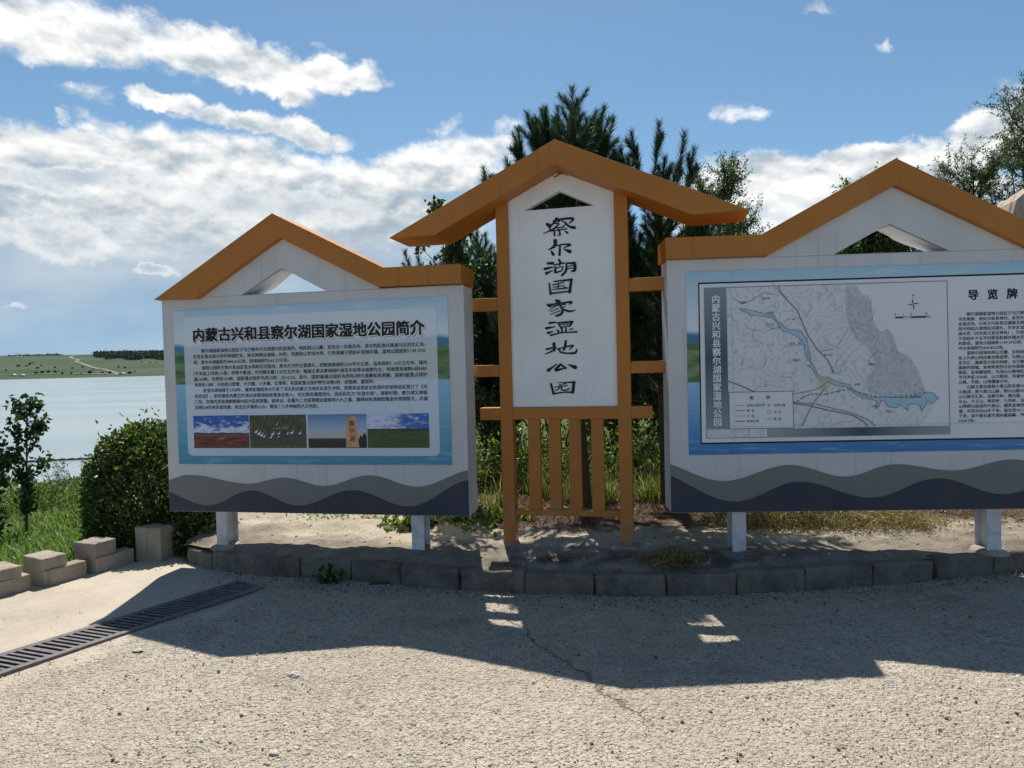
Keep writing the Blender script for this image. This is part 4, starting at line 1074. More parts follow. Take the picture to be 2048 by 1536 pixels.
# ------------------------------------------------------------------ kerb, parapet, drain
def rough_block(corners, z0, z1, seg=(8, 3, 3), amp=0.005, seed=0, rnd=0.018):
    """worn block on four ground corners (counter-clockwise), slightly rounded top edges"""
    bm = bmesh.new()
    vb = [bm.verts.new((c[0], c[1], z0)) for c in corners]; vt = [bm.verts.new((c[0], c[1], z1)) for c in corners]
    bm.faces.new(vb[::-1]); bm.faces.new(vt)
    for k in range(4): bm.faces.new((vb[k], vb[(k + 1) % 4], vt[(k + 1) % 4], vt[k]))
    te = [e for e in bm.edges if e.verts[0].co.z > z0 + 1e-4 or e.verts[1].co.z > z0 + 1e-4]
    bmesh.ops.bevel(bm, geom=te, offset=rnd, segments=3, profile=0.6, affect='EDGES')
    bmesh.ops.triangulate(bm, faces=[f for f in bm.faces if len(f.verts) > 4])
    for _ in range(3):
        es = [e for e in bm.edges if e.calc_length() > 0.07]
        if es: bmesh.ops.subdivide_edges(bm, edges=es, cuts=1, use_grid_fill=True)
    for v in bm.verts:
        p = v.co
        n1 = noise.noise_vector(p * 9 + Vector((seed * 3.1, 0, seed))); n2 = noise.noise_vector(p * 28 + Vector((seed, 5, 0)))
        v.co = p + n1 * amp + n2 * amp * 0.5
    v = [tuple(q.co) for q in bm.verts]; bm.verts.index_update()
    f = [tuple(q.index for q in fc.verts) for fc in bm.faces]
    bm.free()
    m = MB(); m.raw(v, f); return m
KLAB = ['short kerb stone at the far left end of the row beside the concrete parapet', 'kerb stone in front of the left leg of the introduction board',
        'kerb stone nearest the upper end of the iron drain grate', 'kerb stone with a small green weed growing at its foot',
        'kerb stone right of the green weed under the introduction board', 'kerb stone below the right leg of the introduction board',
        'kerb stone in front of the left orange post of the tall sign', 'kerb stone in front of the orange slats of the tall sign',
        'kerb stone in front of the right orange post of the tall sign', 'kerb stone with the dry grass tuft lying just above it',
        'kerb stone just right of the left leg of the map board', 'kerb stone below the middle of the map board before yellow weeds',
        'kerb stone left of the slanted open joint under the map board', 'kerb stone right of the slanted open joint near the right leg of the map board',
        'last kerb stone at the right edge of the photo']
def kerbs():
    for k in range(15):
        a, b = Vector(KERB[k]), Vector(KERB[k + 1]); d = (b - a).normalized(); n = Vector((-d.y, d.x))
        g = random.uniform(0.001, 0.005); a2, b2 = a + d * g, b - d * g
        jo = n * random.uniform(-0.008, 0.008); sl = random.uniform(-0.006, 0.006)
        a2, b2 = a2 + jo + n * sl, b2 + jo - n * sl
        sk = d * (0.022 if k == 12 else 0.0); sk2 = d * (0.03 if k == 13 else 0.0)
        w = 0.135
        c = [a2 + sk2, b2 - sk, b2 + n * w, a2 + n * w]
        if k == 0: c[0] = c[0] + n * 0.03
        m = rough_block(c, -0.08, 0.150 + random.uniform(-0.007, 0.007) - (0.03 if k == 0 else 0), amp=0.0095, seed=k * 7, rnd=0.024)
        o = m.build('kerb_stone', 'kerb_concrete')
        tag(o, KLAB[k], 'kerb stone', 'kerb stones along the foot of the boards')
kerbs()

def parapet():
    root = empty('parapet_wall', (-3.9, 5.8, 0), 0, 'low stepped concrete parapet with square piers beside the lake bank, left of the boards', 'parapet')
    def loc(m):
        m.v = [(x + 3.9, y - 5.8, z) for x, y, z in m.v]; return m
    def pier(f, l, wx, h, seed):
        f, l = Vector(f), Vector(l); e = (l - f); n = Vector((e.y, -e.x)).normalized() * wx     # n points away from the camera, to the right
        c = [f, f + n, l + n, l]
        loc(rough_block(c, -0.15, h, amp=0.004, seed=seed, rnd=0.012)).build('pier', 'pier_concrete', root)
    pier((-3.285, 6.42), (-3.555, 6.485), 0.26, 0.295, 1)
    pier((-3.70, 6.10), (-3.94, 6.185), 0.22, 0.245, 2)
    pier((-3.925, 5.745), (-4.19, 5.895), 0.20, 0.215, 3)
    pier((-4.135, 5.44), (-4.40, 5.60), 0.23, 0.20, 4)
    def wall(a, b, h, seed):
        a, b = Vector(a), Vector(b); d = (b - a).normalized(); n = Vector((-d.y, d.x)) * 0.12
        loc(rough_block([a, b, b + n, a + n], -0.15, h, amp=0.004, seed=seed, rnd=0.010)).build('low_wall', 'pier_concrete', root)
    wall((-3.685, 6.095), (-3.54, 6.44), 0.115, 11)
    wall((-3.905, 5.74), (-3.745, 6.055), 0.115, 12)
    wall((-4.115, 5.435), (-3.99, 5.70), 0.11, 13)
    wall((-4.62, 4.92), (-4.30, 5.53), 0.11, 14)
parapet()

def drain():
    p0, p1 = DR0, DR1; d = (p1 - p0); L = d.length; d /= L
    ang = math.atan2(d.y, d.x)
    root = empty('drain_channel', (p0.x, p0.y, 0), ang, 'long cast iron slotted drain grate running diagonally across the gravelly road', 'drain')
    W = 0.175
    m = MB()
    for s_ in (-1, 1):
        y0, y1 = sorted((s_ * W, s_ * (W - 0.028)))
        m.quadbox(0, L, y0, y1, -0.05, 0.006)
    m.quadbox(L - 0.03, L + 0.0, -W + 0.028, W - 0.028, -0.05, 0.006)
    m.build('frame', 'cast_iron', root, 0.002)
    m = MB().quadbox(0, L - 0.03, -W + 0.028, W - 0.028, -0.19, -0.16).quadbox(0, L - 0.03, -W + 0.006, -W + 0.026, -0.16, -0.052).quadbox(0, L - 0.03, W - 0.026, W - 0.006, -0.16, -0.052).quadbox(L - 0.05, L - 0.004, -W + 0.03, W - 0.03, -0.16, -0.052); m.build('pit', 'drain_pit', root)
    m = MB(); x = 0.02; wi = W - 0.032
    k = 0
    n_mod = 0
    while x < L - 0.05:
        # grate bars are slightly raked; every half metre a cross joint
        sk = 0.035
        jit = random.uniform(-0.002, 0.002)
        a, b = x + jit, x + 0.020 + jit
        if k % 14 == 13: b = x + 0.034
        m.v += [(a + sk, -wi, -0.007), (b + sk, -wi, -0.007), (b - sk, wi, -0.007), (a - sk, wi, -0.007), (a + sk, -wi, 0.0035), (b + sk, -wi, 0.0035), (b - sk, wi, 0.0035), (a - sk, wi, 0.0035)]
        i = len(m.v) - 8
        for q in ((0, 3, 2, 1), (4, 5, 6, 7), (0, 1, 5, 4), (1, 2, 6, 5), (2, 3, 7, 6), (3, 0, 4, 7)): m.f.append(tuple(i + t for t in q)); m.mi.append(0)
        x += 0.046 + (0.018 if k % 14 == 13 else 0); k += 1
    m.quadbox(0, L - 0.035, -wi - 0.003, -wi + 0.018, -0.006, 0.0045).quadbox(0, L - 0.035, wi - 0.018, wi + 0.003, -0.006, 0.0045)
    m.build('grate', 'cast_iron', root)
drain()

# ------------------------------------------------------------------ loose stones and gravel
def ico_stones(P, size, flat=0.6):
    t = (1 + 5 ** .5) / 2
    B = unit(np.array([(-1, t, 0), (1, t, 0), (-1, -t, 0), (1, -t, 0), (0, -1, t), (0, 1, t), (0, -1, -t), (0, 1, -t), (t, 0, -1), (t, 0, 1), (-t, 0, -1), (-t, 0, 1)], float))
    Fc = np.array([(0, 11, 5), (0, 5, 1), (0, 1, 7), (0, 7, 10), (0, 10, 11), (1, 5, 9), (5, 11, 4), (11, 10, 2), (10, 7, 6), (7, 1, 8), (3, 9, 4), (3, 4, 2), (3, 2, 6), (3, 6, 8), (3, 8, 9), (4, 9, 5), (2, 4, 11), (6, 2, 10), (8, 6, 7), (9, 8, 1)])
    n = len(P)
    V = B[None] * RNG.uniform(0.7, 1.25, (n, 12, 1)) * np.asarray(size)[:, None, None]
    V = V * np.stack([np.ones(n), RNG.uniform(0.6, 1.0, n), np.full(n, flat) * RNG.uniform(0.6, 1.2, n)], 1)[:, None, :]
    a = RNG.uniform(0, 6.28, n); c, s_ = np.cos(a), np.sin(a)
    X = V[..., 0] * c[:, None] - V[..., 1] * s_[:, None]; Y = V[..., 0] * s_[:, None] + V[..., 1] * c[:, None]
    V = np.stack([X, Y, V[..., 2]], -1) + np.asarray(P)[:, None, :]
    F = (np.arange(n)[:, None, None] * 12 + Fc[None]).reshape(-1, 3)
    return V.reshape(-1, 3), F
def gravel():
    P, S = [], []
    while len(P) < 7000:
        y = 1.7 + 3.9 * random.random() ** 1.4; x = random.uniform(-0.78, 0.78) * y * 1.05
        if x < -2.6 + (y - 4.85) * 0.6 and random.random() < 0.85: continue
        if y > road_edge(x) - 0.02: continue
        q = Vector((x, y)) - DR0; e = (DR1 - DR0).normalized()
        if abs(q.x * -e.y + q.y * e.x) < 0.19 and q.dot(e) < (DR1 - DR0).length: continue
        dn = hill_noise(x, y, 1.2, 8) + 0.25
        if random.random() > 0.35 + dn: continue
        s_ = 0.0022 + 0.0055 * random.random() ** 4
        P.append((x, y, -0.008 + s_ * 0.3)); S.append(s_)
    # scattered bigger chips, mostly dark
    for k in range(420):
        y = 1.8 + 3.6 * random.random() ** 1.2; x = random.uniform(-0.6, 0.78) * y
        if y > road_edge(x) - 0.05 or x < -2.3 + (y - 4.85) * 0.6: continue
        s_ = random.uniform(0.006, 0.013); P.append((x, y, -0.008 + s_ * 0.25)); S.append(s_)
    # swept up against the kerb
    for k in range(2600):
        x = random.uniform(-2.6, 4.4); t = abs(random.gauss(0, 0.16))
        s_ = 0.003 + 0.009 * random.random() ** 3
        P.append((x, kerb_y(x) - 0.01 - t, -0.006 + s_ * 0.4)); S.append(s_)
    for k in range(1600):
        x = random.uniform(-2.9, 5.0); t = random.uniform(0.14, 2.0)
        s_ = 0.003 + 0.012 * random.random() ** 4
        y = kerb_y(x) + t
        P.append((x, y, verge_z(x, y) + s_ * 0.3)); S.append(s_)
    V, F = ico_stones(P, S)
    tag(tri_mesh('gravel', V, F, 'pebble'), kind='stuff')
gravel()
def stones():
    # the bigger stones one can pick out: x, y, half size, material, label
    L = [(-1.13, 3.14, 0.030, 'stone_pale', 'pale flat stone set in the road, the largest light one left of centre'),
         (-0.81, 3.57, 0.022, 'stone_grey', 'dark oval pebble on the road left of centre below the roof shadow'),
         (-1.28, 3.95, 0.036, 'stone_pale', 'broad pale slab of stone lying flush in the road by the left shadow edge'),
         (-0.52, 3.37, 0.020, 'stone_grey', 'small greenish grey stone in the sunlit middle of the road'),
         (1.10, 2.86, 0.028, 'stone_grey', 'dark stone on the sunlit road at lower right of centre'),
         (0.76, 2.70, 0.022, 'stone_pale', 'light angular stone at the lower right of centre'),
         (2.26, 2.90, 0.024, 'stone_grey', 'dark round stone on the sunlit road at far right'),
         (1.92, 2.60, 0.030, 'stone_grey', 'brown stone at the bottom right corner of the road'),
         (1.33, 3.21, 0.020, 'stone_grey', 'small black stone just below the shadow of the tall sign'),
         (1.93, 4.20, 0.026, 'stone_grey', 'dark stone in the shade left of the map board shadow corner'),
         (1.80, 4.12, 0.024, 'stone_pale', 'whitish stone in the shade beside the dark stone'),
         (-2.40, 4.36, 0.030, 'stone_pale', 'flat pale stone near the lower edge of the drain grate'),
         (-3.12, 4.52, 0.024, 'stone_grey', 'dark pebble on the smooth road left of the drain grate'),
         (0.42, 5.72, 0.034, 'stone_pale', 'white lump of cement on the verge between the orange posts'),
         (2.15, 6.02, 0.030, 'stone_grey', 'dark clod on the verge right of the left leg of the map board')]
    for k, (x, y, s_, mt, lb) in enumerate(L):
        z = verge_z(x, y) if y > kerb_y(x) else -0.012
        bm = bmesh.new(); bmesh.ops.create_icosphere(bm, subdivisions=3, radius=1.0)
        for v in bm.verts:
            p = v.co.copy()
            q = p + noise.noise_vector(p * 1.1 + Vector((k * 5.3, 0, 0))) * 0.5 + noise.noise_vector(p * 3 + Vector((k, 0, 0))) * 0.12
            v.co = Vector((q.x, q.y * 0.75, q.z * 0.42)) * s_
        me = bpy.data.meshes.new('stone'); bm.to_mesh(me); bm.free(); me.materials.append(MATS[mt])
        o = bpy.data.objects.new('stone', me); COL.objects.link(o)
        o.location = (x, y, z + s_ * 0.12); o.rotation_euler = (0, 0, random.uniform(0, 6.28))
        tag(o, lb, 'stone', 'loose stones on the road')
stones()

# ------------------------------------------------------------------ plants
def pine(name, loc, H, r_low, label, seed, extra=(), low=0.5, fill=1.0):
    rng = np.random.default_rng(seed)
    root = empty(name, loc, 0, label, 'pine tree', 'pine trees behind the signs')
    loc = np.array(loc)
    tr = Acc(); nd = Acc()
    path = np.array([(0.05 * math.sin(t * 3 + seed), 0.05 * math.cos(t * 2 + seed), t * (H - 0.45)) for t in np.linspace(0, 1, 12)])
    tr.put(*tube(path, np.linspace(0.10, 0.018, 12), 8))
    shoots = []   # base, direction, length, thickness
    def branch(p, d, L, lvl):
        n = 6; pts = [p]
        dd = d.copy()
        for k in range(n):
            dd = unit(dd + np.array([0, 0, 0.14]) + rng.normal(0, 0.05, 3)); pts.append(pts[-1] + dd * L / n)
        pts = np.array(pts)
        tr.put(*tube(pts, np.linspace(0.016 if lvl == 0 else 0.008, 0.004, n + 1), 5))
        for k in range(1, n + 1):
            if lvl == 0 and k >= 2:
                for s_ in (-1, 1):
                    if rng.random() < 0.95 * fill:
                        sd = unit(np.cross(dd, [0, 0, 1.])) * s_
                        q = unit(unit(pts[k] - pts[k - 1]) * 0.7 + sd * 0.7 + np.array([0, 0, 0.35]) + rng.normal(0, 0.15, 3))
                        shoots.append((pts[k], q, rng.uniform(0.20, 0.36) * (0.7 + 0.3 * L), 1.0))
            if k >= 2: shoots.append((pts[k - 1], unit(pts[k] - pts[k - 1]), L / n * 1.05, 0.9))
        shoots.append((pts[-1], unit(dd + np.array([0, 0, 0.5])), rng.uniform(0.22, 0.34), 1.0))
    z = low
    while z < H - 0.85:
        t = (z - low) / (H - low); nb = 5 if t < 0.75 else 4
        a0 = rng.uniform(0, 6.28)
        for b in range(nb):
            a = a0 + b * 2 * math.pi / nb + rng.normal(0, 0.2)
            L = (r_low * (1 - t) ** 0.6 * (1.0 if t < 0.5 else 1.0 - 0.55 * (t - 0.5) / 0.5) + 0.14) * rng.uniform(0.8, 1.15)
            up = 0.30 + 0.85 * t
            p = np.array([np.interp(z, path[:, 2], path[:, 0]), np.interp(z, path[:, 2], path[:, 1]), z])
            branch(p, unit(np.array([math.cos(a), math.sin(a), up])), L, 0)
        z += rng.uniform(0.19, 0.27)
    # leading shoot with a ring of side candles
    top = path[-1]
    shoots.append((top - np.array([0, 0, 0.15]), np.array([0.02, 0, 1.0]), 0.58, 1.25))
    for k in range(6):
        a = k * 1.05 + seed; h = rng.uniform(-0.1, 0.22)
        shoots.append((top + np.array([0, 0, h]), unit(np.array([math.cos(a) * 0.75, math.sin(a) * 0.75, 1.0])), rng.uniform(0.2, 0.3), 0.9))
    for tip, base in extra:     # leaders seen above the roof line, in world metres
        tip = np.array(tip) - loc; base = np.array(base) - loc
        mid = base + (tip - base) * 0.45 + np.array([0.0, 0.0, -0.06])
        pp = np.array([base, mid, base + (tip - base) * 0.8])
        tr.put(*tube(pp, [0.014, 0.009, 0.005], 5))
        shoots.append((mid, unit(tip - mid), float(np.linalg.norm(tip - mid)), 1.15))
        shoots.append((base, unit(mid - base), float(np.linalg.norm(mid - base)), 1.0))
        for k in range(3):
            a = rng.uniform(0, 6.28); q = base + (tip - base) * rng.uniform(0.3, 0.7)
            shoots.append((q, unit(unit(tip - base) + 0.55 * np.array([math.cos(a), math.sin(a), 0.1])), rng.uniform(0.12, 0.22), 0.85))
    for p, d, L, th in shoots:
        n = int(120 + L * 560)
        t = rng.uniform(0, 1.0, n)
        d = unit(d); u = unit(np.cross(d, [0.3, 0.7, 0.2])); v = np.cross(d, u)
        an = rng.uniform(0, 6.283, n); out = np.cos(an)[:, None] * u + np.sin(an)[:, None] * v
        ang = rng.uniform(0.35, 0.85, n)[:, None]
        nd_ = d * np.cos(ang) + out * np.sin(ang)
        ln = (0.108 * th * rng.uniform(0.7, 1.15, n) * (1 - 0.3 * t ** 3))[:, None]
        b = p + d * (t * L)[:, None]; sd = unit(np.cross(nd_, rng.normal(size=(n, 3)))) * 0.0024
        V = np.stack([b - sd, b + sd, b + nd_ * ln], 1).reshape(-1, 3)
        nd.put(V, np.arange(n * 3).reshape(-1, 3))
    tr.build('trunk', 'bark', root, True)
    nd.build('crown', 'pine_needle', root)
    return root
def near(L, k):     # bring a list of tips nearer along with their tree
    f = lambda p: (p[0] * k, p[1] * k, 1.75 + (p[2] - 1.75) * k)
    return [(f(a), f(b)) for a, b in L]
pine_a = pine('pine_tree', (0.68, 7.10, 0.17), 4.34, 0.98, 'tallest dark pine, rising behind the peak of the tall sign', 3,
     near([((0.63, 8.55, 4.81), (0.68, 8.6, 4.2)), ((0.32, 8.5, 4.66), (0.5, 8.6, 4.05)), ((1.10, 8.6, 4.76), (0.85, 8.6, 4.15)), ((1.26, 8.6, 4.68), (0.98, 8.6, 4.0)),
      ((0.11, 8.5, 4.36), (0.3, 8.6, 3.8)), ((0.0, 8.5, 4.18), (0.25, 8.6, 3.7)), ((-0.28, 8.5, 4.08), (-0.1, 8.6, 3.5)), ((0.92, 8.5, 4.55), (0.8, 8.6, 4.1)), ((0.55, 8.5, 4.5), (0.66, 8.6, 4.0))], 7.10 / 8.6), low=1.30)
pine_b = pine('pine_tree', (1.53, 7.10, 0.17), 3.40, 1.0, 'dark pine with several upright tips behind the right slope of the tall sign roof', 8,
     near([((1.57, 8.9, 4.60), (1.75, 9.0, 3.9)), ((1.93, 8.9, 4.71), (1.85, 9.0, 3.9)), ((2.25, 8.9, 4.58), (2.1, 9.0, 3.7)), ((2.37, 8.9, 4.38), (2.2, 9.0, 3.6)), ((1.44, 8.9, 4.42), (1.6, 9.0, 3.8)), ((1.97, 8.8, 4.25), (1.95, 9.0, 3.7))], 7.10 / 9.0), low=1.20)
pine_c = pine('pine_tree', (-0.42, 10.3, 0.17), 3.60, 1.0, 'lower pine seen between the introduction board and the left orange post', 21,
     [((-1.37, 9.3, 3.24), (-1.15, 9.2, 2.6)), ((-1.20, 9.3, 3.17), (-1.05, 9.2, 2.6))])
pine('pine_tree', (2.95, 9.4, 0.17), 3.35, 1.1, 'low pine between the tall sign and the map board roof', 34)

def copy_tree(root, loc, rz, s, label):
    c = root.copy(); COL.objects.link(c); c.location = loc; c.rotation_euler = (0, 0, rz); c.scale = (s, s, s); c['label'] = label
    for ch in list(root.children):
        k = ch.copy(); COL.objects.link(k); k.parent = c
    return c
copy_tree(pine_c, (1.70, 10.1, 0.15), 0.4, 0.92, 'dense dark pine close behind the gap between the tall sign and the map board')
copy_tree(pine_c, (-0.25, 10.9, 0.15), 3.3, 0.95, 'dense dark pine close behind the left orange post')
copy_tree(pine_c, (1.45, 12.3, 0.2), 4.0, 1.05, 'back-row pine showing dark between the two tallest pines')
copy_tree(pine_c, (2.55, 12.4, 0.2), 0.7, 1.0, 'back-row pine seen through the gap beside the map board')
def broadleaf(name, loc, H, spread, label, cat, leafm, size, seed, n_limb=7, n_twig=9, per=26, low=0.25, barkm='grey_bark', group=None, trunk_r=0.05, aspect=0.5, up=0.8, bias=(0, 0, -0.5), density=1.0, twig_len=0.5):
    rng = np.random.default_rng(seed)
    root = empty(name, loc, 0, label, cat, group)
    tr = Acc(); pos = []
    path = np.array([(0.06 * H * 0.3 * math.sin(t * 3.1 + seed), 0.05 * H * 0.3 * math.sin(t * 2.2 + seed * 2), t * H * 0.92) for t in np.linspace(0, 1, 10)])
    tr.put(*tube(path, np.linspace(trunk_r, trunk_r * 0.15, 10), 7))
    for k in range(n_limb):
        t = low + (0.95 - low) * (k + rng.random() * 0.6) / n_limb
        p = np.array([np.interp(t * H * 0.92, path[:, 2], path[:, i]) for i in range(3)])
        a = k * 2.4 + rng.normal(0, 0.4)
        L = spread * (0.55 + 0.6 * math.sin(math.pi * min(1, (t - low) / (1.02 - low)) ** 0.8)) * rng.uniform(0.75, 1.2)
        d = unit(np.array([math.cos(a), math.sin(a), up])); pts = [p]
        for q in range(6):
            d = unit(d + rng.normal(0, 0.13, 3) + np.array([0, 0, 0.05])); pts.append(pts[-1] + d * L / 6)
        pts = np.array(pts); tr.put(*tube(pts, np.linspace(trunk_r * 0.45, trunk_r * 0.1, 7), 5))
        for w in range(n_twig):
            s_ = rng.uniform(0.25, 1.0) * 5.999; i = int(s_); q0 = pts[i] + (pts[i + 1] - pts[i]) * (s_ - i)
            dd = unit(d * 0.5 + rng.normal(0, 0.6, 3) + np.array([0, 0, 0.25])); tw = [q0]; TL = twig_len * rng.uniform(0.5, 1.1) * min(1.0, spread)
            for q in range(4):
                dd = unit(dd + rng.normal(0, 0.18, 3)); tw.append(tw[-1] + dd * TL / 4)
            tw = np.array(tw); tr.put(*tube(tw, np.linspace(trunk_r * 0.12, trunk_r * 0.05, 5), 4))
            nn = int(per * density * rng.uniform(0.6, 1.3)); u = rng.uniform(0.1, 1.0, nn) * 3.999; ii = u.astype(int)
            pos.append(tw[ii] + (tw[ii + 1] - tw[ii]) * (u - ii)[:, None] + rng.normal(0, size * 0.55, (nn, 3)))
    u = rng.uniform(low + 0.15, 1.0, int(per * 2)); pos.append(np.stack([np.interp(u * H * 0.92, path[:, 2], path[:, i]) for i in range(3)], 1) + rng.normal(0, size * 0.9, (len(u), 3)))
    tr.build('trunk', barkm, root, True)
    P = np.concatenate(pos); V, F = leaves(P, np.full(len(P), size), bias, aspect)
    tri_mesh('crown', V, F, leafm, root)
    return root

# saplings on the bank at the left
broadleaf('sapling', (-6.28, 9.0, -0.38), 1.95, 0.40, 'young leafy tree on the lake bank, slim and dark against the water', 'sapling', 'sapling_leaf', 0.075, 5, 11, 5, 19, 0.14, trunk_r=0.022, aspect=0.72, up=1.3, twig_len=0.24, group='saplings on the lake bank')
broadleaf('sapling', (-6.52, 8.5, -0.36), 1.05, 0.36, 'second sapling at the left edge of the frame, cut by it and shorter', 'sapling', 'sapling_leaf', 0.075, 6, 10, 5, 20, 0.1, trunk_r=0.018, aspect=0.72, up=0.9, twig_len=0.28, group='saplings on the lake bank')
# young broad-leaved tree peeping out under the eave of the tall sign
broadleaf('young_tree', (-0.62, 7.7, 0.17), 3.45, 0.50, 'young broad-leaved tree showing sprays of leaves under the left eave of the tall sign', 'young tree', 'sapling_leaf', 0.075, 9, 18, 5, 18, 0.40, trunk_r=0.022, aspect=0.75, up=1.0, twig_len=0.32)
broadleaf('young_tree', (2.70, 7.9, 0.17), 3.15, 0.45, 'leafy sapling showing between the right eave of the tall sign and the map board roof', 'young tree', 'shrub_leaf', 0.07, 12, 12, 4, 16, 0.3, trunk_r=0.02, aspect=0.7, up=1.0, twig_len=0.3)
# loose poplars and willows behind the map board
G2 = 'small-leaved trees behind the map board'
broadleaf('willow_tree', (4.45, 15.0, 0.2), 5.75, 1.0, 'round-crowned small-leaved tree against the cloud between the two roofs', 'tree', 'poplar_leaf', 0.058, 31, 24, 22, 38, 0.45, group=G2, trunk_r=0.06, aspect=0.42, up=0.9, twig_len=0.6)
broadleaf('willow_tree', (9.95, 15.0, 0.2), 5.7, 1.05, 'airy small-leaved tree behind the right slope of the map board roof', 'tree', 'poplar_leaf', 0.06, 44, 24, 18, 56, 0.40, group=G2, trunk_r=0.05, aspect=0.36, up=1.3, twig_len=0.7)
broadleaf('willow_tree', (11.35, 15.3, 0.2), 7.4, 1.35, 'taller airy tree at the right edge of the frame above the stone stele', 'tree', 'poplar_leaf', 0.06, 52, 24, 18, 54, 0.35, group=G2, trunk_r=0.06, aspect=0.36, up=1.2, twig_len=0.7)
broadleaf('willow_tree', (6.35, 12.0, 0.2), 4.30, 0.95, 'bright yellow-green tree filling the triangular opening of the map board gable', 'tree', 'shrub_leaf', 0.07, 61, 30, 26, 44, 0.45, group=G2, trunk_r=0.05, aspect=0.5, up=0.8, twig_len=0.55)

def hedge(name, loc, rad, label, cat, leafm, size, n, seed, power=2.6, group=None, inner=True, stray=0.03):
    """clipped rounded bush: leaves through an outer shell, twigs inside"""
    rng = np.random.default_rng(seed)
    root = empty(name, loc, 0, label, cat, group)
    d = unit(rng.normal(size=(n, 3))); d[:, 2] = np.abs(d[:, 2]) * 1.0 - 0.12
    k = (np.abs(d[:, 0]) ** power + np.abs(d[:, 1]) ** power + np.abs(d[:, 2]) ** power) ** (-1 / power)
    r = 1 - np.abs(rng.normal(0, 0.09, n)); r[rng.random(n) < 0.25] *= rng.uniform(0.6, 1, (rng.random(n) < 0.25).sum() if False else 1)
    lump = np.array([noise.noise(Vector(q * 2.2 + np.array([seed, 0, 0]))) for q in d]) * 0.06 + np.array([noise.noise(Vector(q * 5.5 + np.array([0, seed, 0]))) for q in d]) * 0.045
    s_ = (rng.random(n) < stray) * np.abs(rng.normal(0, 0.07, n))
    P = d * (k * (r + lump + s_))[:, None] * np.array(rad)
    out = unit(d * np.array([1, 1, 1.2]))
    V, F = leaves(P, np.full(n, size), (0, 0, 0.1), 0.55, outward=out * 0.9)
    tri_mesh('crown', V, F, leafm, root)
    a = Acc()
    for q in range(26):
        t = unit(rng.normal(size=3)); t[2] = abs(t[2]) + 0.2
        a.put(*tube(np.array([(t[0] * 0.05, t[1] * 0.05, 0), t * np.array(rad) * 0.45, t * np.array(rad) * 0.85]), [0.012, 0.008, 0.004], 4))
    a.build('stems', 'bark', root)
    return root
hedge('clipped_bush', (-3.66, 7.17, 0.0), (0.65, 0.56, 1.19), 'large rounded dark green clipped bush at the left side of the introduction board', 'bush', 'hedge_leaf', 0.052, 21000, 4, 3.0, stray=0.05)
hedge('low_bush', (-3.12, 6.82, 0.05), (0.40, 0.26, 0.52), 'low dark bush under the left corner of the introduction board', 'bush', 'hedge_leaf', 0.045, 5000, 5, 2.2, stray=0.15)
hedge('yellow_hedge', (-6.35, 10.2, -0.85), (0.8, 0.5, 0.55), 'low yellow-green clipped hedge on the bank behind the grass', 'hedge', 'yellow_leaf', 0.045, 9000, 6, 3.0)
hedge('bank_shrub', (-8.4, 11.5, -0.75), (1.3, 0.8, 0.75), 'dark green shrub at the left edge below the sapling', 'shrub', 'shrub_leaf', 0.05, 8000, 7, 2.2, 'shrubs on the lake bank', stray=0.2)
def wisp(name, loc, rad, label, seed, n=90):
    """loose grey-green willow shrub: upright wands with narrow leaves"""
    rng = np.random.default_rng(seed)
    root = empty(name, loc, 0, label, 'shrub', 'grey-green willow shrubs on the bank')
    tr = Acc(); pos = []
    for k in range(n):
        a = rng.uniform(0, 6.28); r = rng.random() ** 0.6
        b = np.array([math.cos(a) * r * rad[0] * 0.5, math.sin(a) * r * rad[1] * 0.5, 0]); h = rad[2] * rng.uniform(0.55, 1.05) * (1 - 0.45 * r * r)
        e = np.array([b[0] * 2.0, b[1] * 2.0, h]); m = (b + e) / 2 + np.array([0, 0, h * 0.18])
        t = np.linspace(0, 1, 6)[:, None]; p = (1 - t) ** 2 * b + 2 * t * (1 - t) * m + t ** 2 * e
        tr.put(*tube(p, np.linspace(0.007, 0.002, 6), 4))
        u = rng.uniform(0.2, 1, 46) * 4.999; i = u.astype(int)
        pos.append(p[i] + (p[i + 1] - p[i]) * (u - i)[:, None] + rng.normal(0, 0.05, (46, 3)))
    tr.build('stems', 'grey_bark', root)
    P = np.concatenate(pos); V, F = leaves(P, np.full(len(P), 0.075), (0, 0, 0.5), 0.26)
    tri_mesh('crown', V, F, 'willow_leaf', root)
wisp('willow_shrub', (-9.0, 14.0, -1.7), (1.1, 0.9, 1.35), 'feathery grey-green shrub left of the tallest one against the water', 3)
wisp('willow_shrub', (-8.45, 13.2, -1.6), (0.9, 0.8, 1.75), 'tallest feathery grey-green shrub right beside the clipped bush', 4)
wisp('willow_shrub', (-10.6, 14.6, -1.9), (1.2, 0.9, 1.3), 'feathery grey-green shrub behind the leafy sapling', 5)
wisp('willow_shrub', (-12.3, 15.6, -2.1), (1.2, 1.0, 1.5), 'feathery grey-green shrub at the left edge of the photo', 6)

